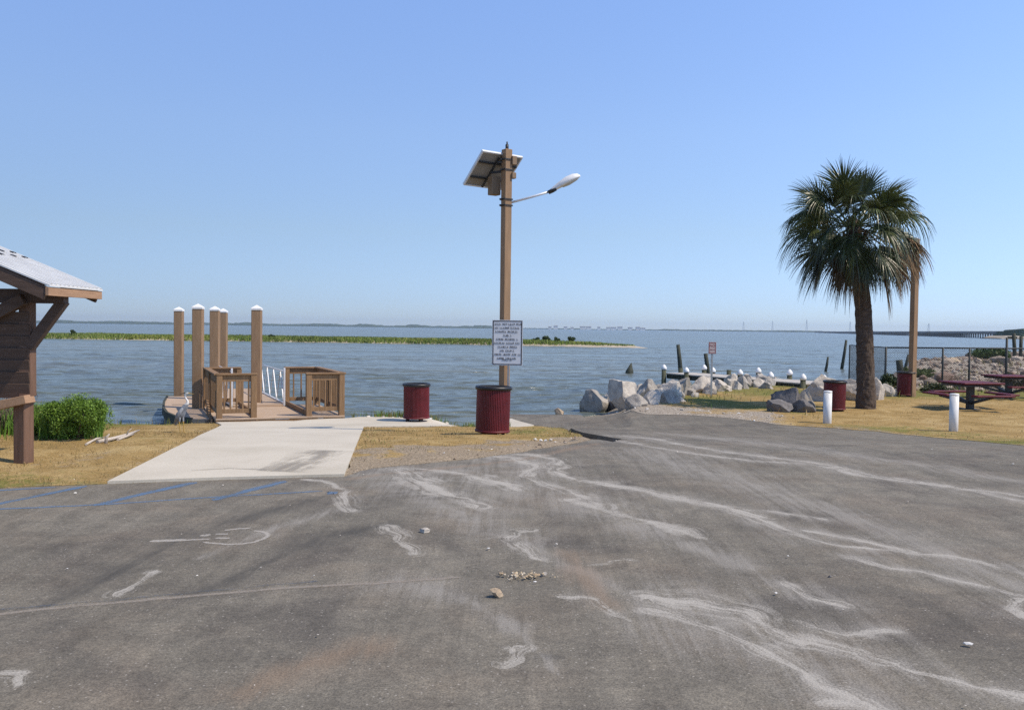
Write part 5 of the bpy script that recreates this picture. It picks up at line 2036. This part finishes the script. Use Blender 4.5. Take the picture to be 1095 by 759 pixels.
# ------------------------------------------------------------------ palm
def palm():
    b = gp(925.5, 438.5)
    d = b.y + 0.28
    r = empty('palm_tree', (b.x, d, G1(b.x, d)))
    tag(r, 'leaning cabbage palm with thick trunk and drooping fan leaves beside the lawn', 'palm tree')
    O = r.location.copy()
    L = lambda px, py: at(px, py, d) - O
    path = [L(925.8, 442), L(926, 425), L(925.5, 395), L(924.5, 360), L(922.5, 325), L(919, 295), L(915, 268), L(912.5, 246), L(912, 233)]
    rad = [0.285, 0.25, 0.228, 0.22, 0.215, 0.21, 0.205, 0.2, 0.1]
    # dense trunk rings with old leaf-base bumps
    n = 40
    t = np.linspace(0, len(path) - 1, 90)
    bm = bmesh.new()
    rings = []
    for q in t:
        i = min(int(q), len(path) - 2)
        f = q - i
        c = path[i].lerp(path[i + 1], f)
        ra = rad[i] * (1 - f) + rad[i + 1] * f
        ring = []
        for k in range(n):
            a = 2 * math.pi * k / n
            p = Vector((math.cos(a), math.sin(a), 0))
            bump = 0.022 * mnoise.noise(Vector((p.x * 2.2, p.y * 2.2, c.z * 5.5))) + 0.02 * mnoise.noise(Vector((p.x * 6, p.y * 6, c.z * 12)))
            bump += 0.012 * abs(math.sin(c.z * 16 + 2.0 * math.sin(a * 3)))
            ring.append(bm.verts.new(c + p * (ra + bump)))
        rings.append(ring)
    for A, B_ in zip(rings, rings[1:]):
        for k in range(n):
            bm.faces.new((A[k], A[(k + 1) % n], B_[(k + 1) % n], B_[k]))
    bm.faces.new(rings[-1])
    me = bpy.data.meshes.new('trunk')
    bm.to_mesh(me)
    bm.free()
    link('trunk', me, M['trunk'], r)
    C = L(912, 243)
    rr = random.Random(21)
    FG = [(0.05, 0.068, 0.022), (0.07, 0.09, 0.03), (0.038, 0.052, 0.018), (0.09, 0.11, 0.042)]
    FY = [(0.12, 0.15, 0.05), (0.1, 0.12, 0.04)]
    FB = [(0.2, 0.135, 0.075), (0.26, 0.17, 0.09), (0.14, 0.09, 0.05), (0.32, 0.21, 0.11)]
    FD_ = [(0.06, 0.05, 0.03), (0.09, 0.065, 0.038), (0.05, 0.055, 0.025)]

    def frond(az, el, lp, lb, droop, spread, cols, name, matl, nleaf=44, wid=0.036, hang=0.0):
        ca, sa = math.cos(az), math.sin(az)
        h = Vector((ca, sa, 0))
        # stalk
        pts = []
        for i in range(7):
            s = i / 6
            e = el - droop * s * s
            if i == 0:
                p = C + h * 0.16 + Vector((0, 0, rr.uniform(-0.35, 0.1) if el < 0.2 else 0.0))
            else:
                p = pts[-1] + (h * math.cos(e) + Vector((0, 0, math.sin(e)))) * (lp / 6)
            pts.append(p)
        V, F, T = [], [], []
        col0 = np.array(rr.choice(cols))

        def strip(line, ws, nv, colr):
            o = len(V)
            for i, p in enumerate(line):
                tg = (line[min(i + 1, len(line) - 1)] - line[max(i - 1, 0)]).normalized()
                side = tg.cross(nv)
                side = side.normalized() if side.length > 1e-4 else Vector((1, 0, 0))
                V.append(p - side * ws[i] / 2)
                V.append(p + side * ws[i] / 2)
                T.append(colr)
                T.append(colr)
            for i in range(len(line) - 1):
                F.append((o + 2 * i, o + 2 * i + 1, o + 2 * i + 3))
                F.append((o + 2 * i, o + 2 * i + 3, o + 2 * i + 2))
        nv = Vector((-ca * math.sin(el), -sa * math.sin(el), math.cos(el)))
        side = Vector((-sa, ca, 0))
        strip(pts, [0.06, 0.045, 0.035, 0.03, 0.026, 0.022, 0.02], nv, col0 * 1.5)
        strip(pts, [0.03] * 7, side, col0 * 1.3)
        end = pts[-1]
        tg = (pts[-1] - pts[-2]).normalized()
        nv = side.cross(tg)
        nv = -nv if nv.z < 0 else nv
        ro = rr.uniform(-0.85, 0.85)
        side, nv = side * math.cos(ro) + nv * math.sin(ro), nv * math.cos(ro) - side * math.sin(ro)
        for j in range(nleaf):
            u = (j + 0.5) / nleaf * 2 - 1
            ph = u * spread + rr.uniform(-0.04, 0.04)
            ll = lb * (0.62 + 0.38 * math.cos(ph * 0.8)) * rr.uniform(0.86, 1.08)
            dirv = (tg * math.cos(ph) + side * math.sin(ph) + nv * 0.28 * abs(math.sin(ph))).normalized()
            base = end + tg * (0.22 * lb * max(0, math.cos(ph)))
            colr = (np.array(rr.choice(cols)) * 0.6 + col0 * 0.4) * rr.uniform(0.75, 1.25)
            line = []
            nsg = 5
            dr = hang * rr.uniform(0.75, 1.3)
            for i in range(nsg + 1):
                s = i / nsg
                v = dirv * (ll * s * (1 - 0.25 * dr * s * s)) + Vector((0, 0, -1)) * (ll * dr * s ** 2.4)
                line.append(base + v)
            wv = nv + side * rr.uniform(-0.7, 0.7)
            strip(line, [wid * 0.7, wid, wid * 0.9, wid * 0.62, wid * 0.32, 0.003], wv, colr)
        return mesh_np(name, np.array([v[:] for v in V]), np.array(F), matl, r, tint=np.array(T))

    ga_ = 2.39996
    def U(a, b):
        return rr.uniform(a, b)
    def U(a, b):
        return rr.uniform(a, b)

    def lop(az):
        return abs((az + math.pi) % (2 * math.pi) - math.pi)
    # upright young leaves
    for i in range(13):
        frond(i * ga_ + 0.3, R(U(46, 86)), U(0.6, 1.0), U(0.95, 1.1), R(U(5, 20)), R(U(55, 95)), FG + FY, 'frond', M['palmleaf'], 44, hang=U(0.05, 0.25))
    # middle tier
    for i in range(21):
        frond(i * ga_ + 1.1, R(U(5, 50)), U(0.8, 1.08), U(0.9, 1.08), R(U(20, 45)), R(U(90, 125)), FG + FY[:1], 'frond', M['palmleaf'], 52, hang=U(0.35, 0.85))
    for i in range(13):
        frond(i * ga_ + 0.7, R(U(36, 66)), U(0.72, 0.98), U(0.9, 1.08), R(U(15, 45)), R(U(80, 120)), FG + FY, 'frond', M['palmleaf'], 48, hang=U(0.25, 0.7))
    # lower, hanging
    for i in range(22):
        az = i * ga_ + 2.0
        if lop(az) < 0.55:
            continue
        frond(az, R(U(-35, 2)), U(0.75, 1.0), U(0.85, 1.0), R(U(30, 50)), R(U(80, 115)), FG + FD_[2:], 'frond', M['palmleaf'], 48, hang=U(0.3, 0.6))
    # dead skirt, dark and brown
    for i in range(13):
        frond(i * ga_ + 2.9, R(U(-58, -30)), U(0.55, 0.85), U(0.75, 0.9), R(U(15, 30)), R(U(40, 80)), FD_ + FB[2:3], 'dead_frond', M['straw'], 34, hang=U(0.4, 0.7))
    # bleached ones on the right side
    for az, el, lp in ((-0.25, 10, 1.1), (0.3, 0, 1.1), (-0.5, -8, 1.1), (0.05, -16, 1.12), (-0.35, -26, 1.12), (0.45, 8, 1.1), (-0.1, -38, 1.05), (-0.15, -2, 1.12), (-0.65, -30, 1.1), (-1.35, -55, 0.6), (-1.8, -60, 0.55)):
        frond(az, R(el), lp, U(0.8, 0.92), R(35), R(75), FB, 'dead_frond', M['straw'], 52, 0.05, hang=0.6)
    # stalk boots at the crown base
    m = MB()
    for i in range(26):
        a = i * ga_
        z = C.z - 0.05 - 0.028 * i
        c = path[6].lerp(path[7], 0.5) + Vector((0, 0, z - C.z + 0.1))
        h = Vector((math.cos(a), math.sin(a), 0))
        m.beam(c + h * 0.2, c + h * 0.34 + Vector((0, 0, 0.26)), 0.1, 0.02, up=h)
    m.build('leaf_boots', mat('leaf_boots', (0.17, 0.11, 0.065), 0.9, 0.4, 6, (4, 4, 1), 0.4), r)


palm()


# ------------------------------------------------------------------ shrubs
def leafy(name, c, rad, n, size, cols, label, cat='shrub', group=None, lumps=9, stems=True, seed=1, upright=0.0):
    rg = np.random.default_rng(seed)
    r = empty(name, c)
    tag(r, label, cat, group)
    rad = np.array(rad)
    cen = rg.normal(0, 0.42, (lumps, 3)) * rad
    cen[:, :2] = np.clip(cen[:, :2], -0.7 * rad[:2], 0.7 * rad[:2])
    cen[:, 2] = rad[2] * rg.uniform(0.35, 1.25, lumps)
    lr = rg.uniform(0.32, 0.6, lumps)
    k = rg.integers(0, lumps, n)
    d = rg.normal(0, 1, (n, 3))
    d /= np.linalg.norm(d, axis=1)[:, None]
    p = cen[k] + d * (rad * lr[k][:, None]) * rg.uniform(0.45, 1.05, (n, 1))
    p = p[p[:, 2] > 0.0]
    n = len(p)
    a = rg.normal(0, 1, (n, 3))
    a[:, 2] += upright
    a /= np.linalg.norm(a, axis=1)[:, None]
    b = np.cross(a, rg.normal(0, 1, (n, 3)))
    b /= np.linalg.norm(b, axis=1)[:, None]
    s = size * rg.uniform(0.6, 1.3, (n, 1))
    v = np.stack([p - a * s, p + b * s * 0.38, p + a * s, p - b * s * 0.38], 1).reshape(-1, 3)
    f = np.arange(n)[:, None] * 4 + np.array([[0, 1, 2, 3]])
    col = np.asarray(cols)[rg.integers(0, len(cols), n)] * rg.uniform(0.7, 1.3, (n, 1)) * (0.85 + 0.3 * lr[k[:n]] )[:, None]
    mesh_np('foliage', v, f, M['leaf'], r, tint=np.repeat(col, 4, 0))
    if stems:
        m = MB()
        for q in cen:
            m.tube([(q[0] * 0.15, q[1] * 0.15, -0.05), (q[0] * 0.6, q[1] * 0.6, q[2] * 0.55), tuple(q)], [0.02 * rad[2] + 0.004, 0.012 * rad[2] + 0.003, 0.004], 5)
        m.build('stems', M['twig'], r)
    return r


BG = [(0.115, 0.21, 0.022), (0.15, 0.26, 0.035), (0.085, 0.16, 0.018), (0.19, 0.3, 0.05)]
p = gp(78, 474)
leafy('shrub', (at(80, 470, p.y + 0.45).x, p.y + 0.45, p.z), (0.42, 0.45, 0.4), 24000, 0.019, BG, 'bright green leafy shrub right of the shelter post', lumps=14, seed=3)
p = gp(48, 472)
leafy('shrub', (at(50, 470, p.y + 0.9).x, p.y + 0.9, p.z), (0.45, 0.45, 0.28), 14000, 0.019, BG + OLIVE[:1], 'lower green shrub between the shelter post and the bright leafy one', lumps=10, seed=4)
# bare brown bush behind the post
p = gp(6, 474)
r = empty('bare_bush', (at(3, 470, p.y + 1.2).x, p.y + 1.2, G1(p.x, p.y + 1.2)))
tag(r, 'bare brown twiggy bush at the left edge behind the shelter post', 'bush')
m = MB()
rr = random.Random(5)
for i in range(60):
    a, l = rr.uniform(0, 6.28), rr.uniform(0.5, 0.85)
    e = Vector((math.cos(a) * 0.4 * rr.random() * 1.5, math.sin(a) * 0.4, l))
    mid = e * 0.5 + Vector((rr.uniform(-.08, .08), rr.uniform(-.08, .08), 0))
    m.tube([(0.1 * math.cos(a), 0.1 * math.sin(a), -0.05), mid, e], [0.008, 0.006, 0.002], 4)
    for _ in range(3):
        q = mid.lerp(e, rr.random())
        m.tube([q, q + Vector((rr.uniform(-.18, .18), rr.uniform(-.18, .18), rr.uniform(0.02, .2)))], [0.004, 0.0015], 3)
m.build('twigs', M['twig'], r)
# shrubs around the fence and on the bank
for (px, py, dx, rad, n, size, lab, cols, sd2) in [
    (954, 404, 33.5, (0.5, 0.5, 0.36), 2500, 0.06, 'dark green low shrub at the fence corner', [(0.03, 0.05, 0.015), (0.045, 0.065, 0.02)], 6),
    (1001, 409, 32.5, (0.6, 0.5, 0.22), 2200, 0.06, 'dark weedy shrub beside the tall wooden pole', [(0.04, 0.055, 0.02), (0.07, 0.075, 0.03)], 7),
    (1062, 391, 52, (1.25, 1.0, 0.5), 4500, 0.1, 'green shrub on top of the rubble bank', [(0.07, 0.12, 0.025), (0.1, 0.15, 0.04), (0.05, 0.085, 0.02)], 8),
    (1088, 408, 35, (0.8, 0.6, 0.3), 2500, 0.06, 'dark brownish shrub behind the farther picnic table', [(0.05, 0.05, 0.025), (0.09, 0.07, 0.04)], 9),
    (985, 393, 42, (1.0, 0.7, 0.26), 2600, 0.08, 'olive green shrub left of the tan boulders behind the fence', [(0.1, 0.13, 0.03), (0.13, 0.15, 0.045)], 10),
]:
    x = at(px, py, dx).x
    leafy('shrub', (x, dx, G1(x, dx)), rad, n, size, cols, lab, seed=sd2)

# driftwood by the bank
for (pts, rad, lab) in [
    ([(92, 478), (103, 473.5), (113, 470)], 0.018, 'short pale driftwood stick lying leftmost on the lawn edge'),
    ([(104, 476), (120, 474), (137, 468), (149, 464)], 0.03, 'long bleached driftwood branch lying along the lawn edge'),
    ([(113, 476), (114, 467), (117, 464)], 0.026, 'upright broken stub of driftwood on the lawn edge'),
    ([(126, 473), (137, 470), (143, 467)], 0.02, 'thin bleached driftwood stick lying in front of the long branch'),
    ([(133, 470), (137, 461), (141, 458)], 0.012, 'thin brown twig standing up at the right end of the driftwood'),
]:
    P = []
    g0 = gp(*pts[0])
    up = 'stand' in lab or 'upright' in lab
    for i, q in enumerate(pts):
        if up:
            p = at(q[0], q[1], g0.y)
        else:
            p = gp(*q)
            p.z += 0.03 + rad * 0.6 + (0.02 * (i % 2))
        P.append(p)
    if up:
        P[0].z -= 0.03
    o = MB().tube(P, [rad] + [rad * 0.85] * (len(P) - 2) + [rad * 0.35], 7).build('driftwood', M['driftwood'])
    tag(o, lab, 'driftwood', 'driftwood on the lawn edge')

# ------------------------------------------------------------------ marsh island
ID = 138.0


def wpt(px, d):
    v = ray(px, 360)
    return (v.x / v.y * d, d)


isl = [wpt(-220, 142), wpt(30, 141), wpt(150, 139.5), wpt(320, 138), wpt(480, 136), wpt(560, 131), wpt(620, 126), wpt(670, 124), wpt(692, 124.5), wpt(690, 128), wpt(640, 135), wpt(560, 146), wpt(420, 156), wpt(200, 160), wpt(-220, 162)]
pl = np.array(roughen(isl, 0.0, 0.5, 3))
gxx, gyy = np.meshgrid(np.arange(-115, 22, 1.2), np.arange(122, 164, 0.8))
gxx, gyy = gxx.ravel() + rng.uniform(-.3, .3, gxx.size), gyy.ravel() + rng.uniform(-.2, .2, gyy.size)
ins = inside(np.array(isl), gxx, gyy)
dd = edge_dist(np.array(isl), gxx, gyy)
sdv = np.where(ins, dd, -dd) + 0.5 * vnoise(gxx, gyy, 4, 2)
keep = sdv > -2.5
pts = [Vector((a, b)) for a, b in zip(gxx[keep], gyy[keep])]
co, ed, fa, *_ = geometry.delaunay_2d_cdt(pts, [], [], 0, 1e-5)
h = np.clip(sdv[keep] * 0.16, -0.5, 0.34)
V = np.array([(c.x, c.y, WZ + h[i] if i < len(h) else WZ) for i, c in enumerate(co)])
tag(mesh_np('marsh_island', V, np.array([f[:3] for f in fa]), M['sand'], smooth=True), kind='structure')
n = 90000
x = rng.uniform(-100, 21, n)
y = rng.uniform(123, 162, n)
ins = inside(np.array(isl), x, y)
dd = edge_dist(np.array(isl), x, y)
sdv = np.where(ins, dd, -dd) + 0.5 * vnoise(x, y, 4, 2)
tip = sstep(20, 8, x)
right = sstep(-6, 8, x)
ok = (sdv > -0.35 + 1.75 * right + 0.7 * vnoise(x, y, 3, 9)) & (np.abs(x) < y * 0.62)
x, y, sdv = x[ok], y[ok], sdv[ok]
hgt_ = 0.58 * (0.85 + 0.18 * vnoise(x, y, 5, 1)) * (0.35 + 0.65 * sstep(17.5, 9, x))
MG = [(0.17, 0.235, 0.048), (0.2, 0.255, 0.055), (0.15, 0.21, 0.044), (0.225, 0.26, 0.07)]
v, f, t = blades(x, y, 1.0, 0.16, MG, 0.3, WZ + np.clip(sdv * 0.16, 0, 0.34))
z0 = np.repeat(WZ + np.clip(sdv * 0.16, 0, 0.34), 5)
v[:, 2] = z0 + (v[:, 2] - z0) * np.repeat(hgt_, 5)
pat = np.repeat(vnoise(x, y, 9, 5), 5)[:, None]
t = t * (1 + 0.3 * pat) * np.where(pat > 0.25, np.array([[1.1, 0.95, 0.9]]), 1.0)
tag(mesh_np('marsh_grass', v, f, M['grass'], tint=t), 'green marsh grass covering the low island across the water', 'marsh grass', kind='stuff')
for px, d, rad, lab, s_ in [(572, 140, (0.6, 0.6, 0.32), 'small round bush, leftmost of the four on the marsh island right of the lamp post', 3), (583.5, 140, (0.75, 0.7, 0.5), 'wide bush second from left on the marsh island right of the lamp post', 4),
                        (595.5, 137, (0.4, 0.4, 0.42), 'small dark bush between the two larger ones on the marsh island', 5), (611, 140, (0.75, 0.7, 0.52), 'rounded dark bush, rightmost on the marsh island', 6),
                        (79, 145, (0.6, 0.6, 0.5), 'small dark bush on the marsh island seen under the shelter roof', 7), (291, 143, (0.5, 0.5, 0.3), 'low dark bush on the marsh island behind the rightmost dock pile', 8)]:
    x = wpt(px, d)[0]
    leafy('island_bush', (x, d, WZ + 0.34 + 0.25), rad, 700, 0.16, [(0.045, 0.075, 0.02), (0.07, 0.1, 0.03)], lab, 'bush', 'bushes on the marsh island', lumps=6, stems=False, seed=s_)


# ------------------------------------------------------------------ far shores
def far_ridge(px0, px1, d0, d1, h0, depth, name, matl, seed, hfun=None, step=2.0):
    pxs = np.arange(px0, px1 + step, step)
    dd = np.linspace(d0, d1, len(pxs))
    V, F = [], []
    for i, (px, d) in enumerate(zip(pxs, dd)):
        v = ray(px, 352)
        x = v.x / v.y * d
        e = min(1.0, (i + 1) / 5, (len(pxs) - i) / 5)
        h = h0 * e * (0.75 + 0.25 * float(vnoise(i * 1.0, 0.0, 9.0, seed)) + 0.16 * float(vnoise(i * 1.0, 3.0, 1.2, seed)))
        for yy, zz in ((-1, WZ - 0.5), (-0.9, WZ + h * 0.55), (-0.45, WZ + h), (0.5, WZ + h * 0.9), (1, WZ - 0.5)):
            V.append((x, d + yy * depth / 2, zz))
    for i in range(len(pxs) - 1):
        for k in range(4):
            a = i * 5 + k
            F.append((a, a + 5, a + 6, a + 1))
    o = mesh_np(name, np.array(V), np.array(F), matl, smooth=False)
    tag(o, kind='structure')
    return o


far_ridge(-80, 560, 4200, 4600, 17, 150, 'far_shore', M['farwood'], 3)
far_ridge(540, 760, 5600, 5200, 8, 150, 'far_shore', M['farwood'], 5)
far_ridge(700, 1000, 5000, 4600, 10, 150, 'far_shore', M['farwood'], 7)
far_ridge(1068, 1180, 560, 520, 6.5, 40, 'far_shore', M['farwood'], 9)
far_ridge(1058, 1180, 545, 505, 1.9, 30, 'far_beach', M['sand'], 10)

rr = random.Random(4)
px = 588
i = 0
while px < 690:
    d = 4900 + rr.uniform(-100, 100)
    v = ray(px, 352)
    x = v.x / v.y * d
    w, hh, dp = rr.uniform(14, 34), rr.uniform(8, 17), 20
    r = empty('waterfront_house', (x, d, WZ - 0.4))
    tag(r, 'tiny white building in the row on the far shore right of the lamp post', 'building', 'white buildings on the far shore')
    MB().box((0, 0, hh / 2), (w, dp, hh)).build('wall', M['housewhite'], r)
    m = MB()
    a = [(-w / 2 - 1, -dp / 2 - 1, hh + 0.02), (w / 2 + 1, -dp / 2 - 1, hh + 0.02), (w / 2 + 1, dp / 2 + 1, hh + 0.02), (-w / 2 - 1, dp / 2 + 1, hh + 0.02)]
    t0, t1 = (-w / 2 - 1, 0, hh + 4), (w / 2 + 1, 0, hh + 4)
    m.poly([a[0], a[1], t1, t0]).poly([a[2], a[3], t0, t1]).poly([a[0], t0, a[3]]).poly([a[1], a[2], t1]).poly(list(reversed(a)))
    m.build('roof', M['roofdark'], r)
    px += rr.uniform(5, 12)
    i += 1

# long low bridge
P1, P2 = Vector((*wpt(1082, 560), 0)), Vector((*wpt(872, 3400), 0))
bd = (P2 - P1)
BL = bd.length
bd.normalize()
br = empty('causeway_bridge', (P1.x, P1.y, WZ), math.atan2(bd.y, bd.x))
tag(br, 'long low concrete bridge on many piers crossing the horizon at right', 'bridge')
m = MB()
m.box((BL / 2, 0, 3.35), (BL, 9, 0.9))
m.build('deck', M['concretefar'], br)
m = MB()
for y in (-4.3, 4.3):
    m.box((BL / 2, y, 4.2), (BL, 0.3, 0.78))
m.build('parapet', M['concretefar'], br)
pm = None
for i in range(96):
    x = 2 + i * 8.0
    if pm is None:
        m = MB()
        for y in (-3.2, 0, 3.2):
            m.box((0, y, 0.6), (0.7, 0.7, 4.0))
        m.box((0, 0, 2.69), (1.1, 8, 0.4))
        pm = m.build('pier_bent', M['concretefar'], br)
        pm.location = (x, 0, 0)
    else:
        c = pm.copy()
        COL.objects.link(c)
        c.parent = br
        c.location = (x, 0, 0)
m = MB()
x = 2 + 96 * 8.0
while x < BL:
    m.box((x, 0, 0.9), (0.9, 7, 3.98))
    x += 12
tag(m.build('far_pier_bents', M['concretefar'], br), kind='stuff')

# lattice masts on the horizon
proto = None
for px, top, d in [(795, 344, 4200), (826, 343.5, 4000), (862.5, 342, 3800), (909, 344, 3600), (993, 346, 3000)]:
    v = ray(px, 352)
    x = v.x / v.y * d
    hh = at(px, top, d).z - WZ
    if proto is None:
        H0 = hh
        r = proto = empty('power_pylon', (x, d, WZ))
        m = MB()
        bw_ = 4.0
        for sx in (-1, 1):
            for sy in (-1, 1):
                m.beam((sx * bw_, sy * bw_, -1), (sx * 0.6, sy * 0.6, hh), 0.45, 0.45)
        for i in range(7):
            z0, z1 = hh * i / 7, hh * (i + 1) / 7
            w0, w1 = bw_ * (1 - z0 / hh) + 0.6, bw_ * (1 - z1 / hh) + 0.6
            for sy in (-1, 1):
                m.beam((-w0, sy * w0, z0), (w1, sy * w1, z1), 0.25, 0.25)
        m.build('lattice', M['galv'], r)
        m = MB()
        for z in (0.78, 0.9):
            m.box((0, 0, hh * z), (9, 0.4, 0.4))
        m.build('cross_arm', M['galv'], r)
    else:
        r = copy_tree(proto)
        r.location = (x, d, WZ)
        r.scale = (1, 1, hh / H0)
    tag(r, {795: 'leftmost faint power pylon on the horizon, above the right end of the small pier', 826: 'second faint power pylon from the left on the horizon, right of the small red sign',
            862.5: 'third faint power pylon on the horizon, just left of the leaning broken poles', 909: 'faint power pylon on the horizon just beside the palm trunk',
            993: 'rightmost faint power pylon on the horizon, right of the tall wooden pole'}[px], 'pylon', 'pylons on the horizon')

# ------------------------------------------------------------------ haze
m, nt, b = new_mat('haze')
nt.nodes.remove(b)
pv = node(nt, 'ShaderNodeVolumePrincipled')
pv.inputs['Color'].default_value = (0.66, 0.8, 0.97, 1)
pv.inputs['Density'].default_value = 0.0001
pv.inputs['Anisotropy'].default_value = 0.2
nt.links.new(pv.outputs[0], nt.nodes['Material Output'].inputs['Volume'])
hz = MB()
hz.box((0, 3300, 26), (13000, 7400, 64))
tag(hz.build('haze', m), 'pale blue sea haze', 'haze', kind='stuff')
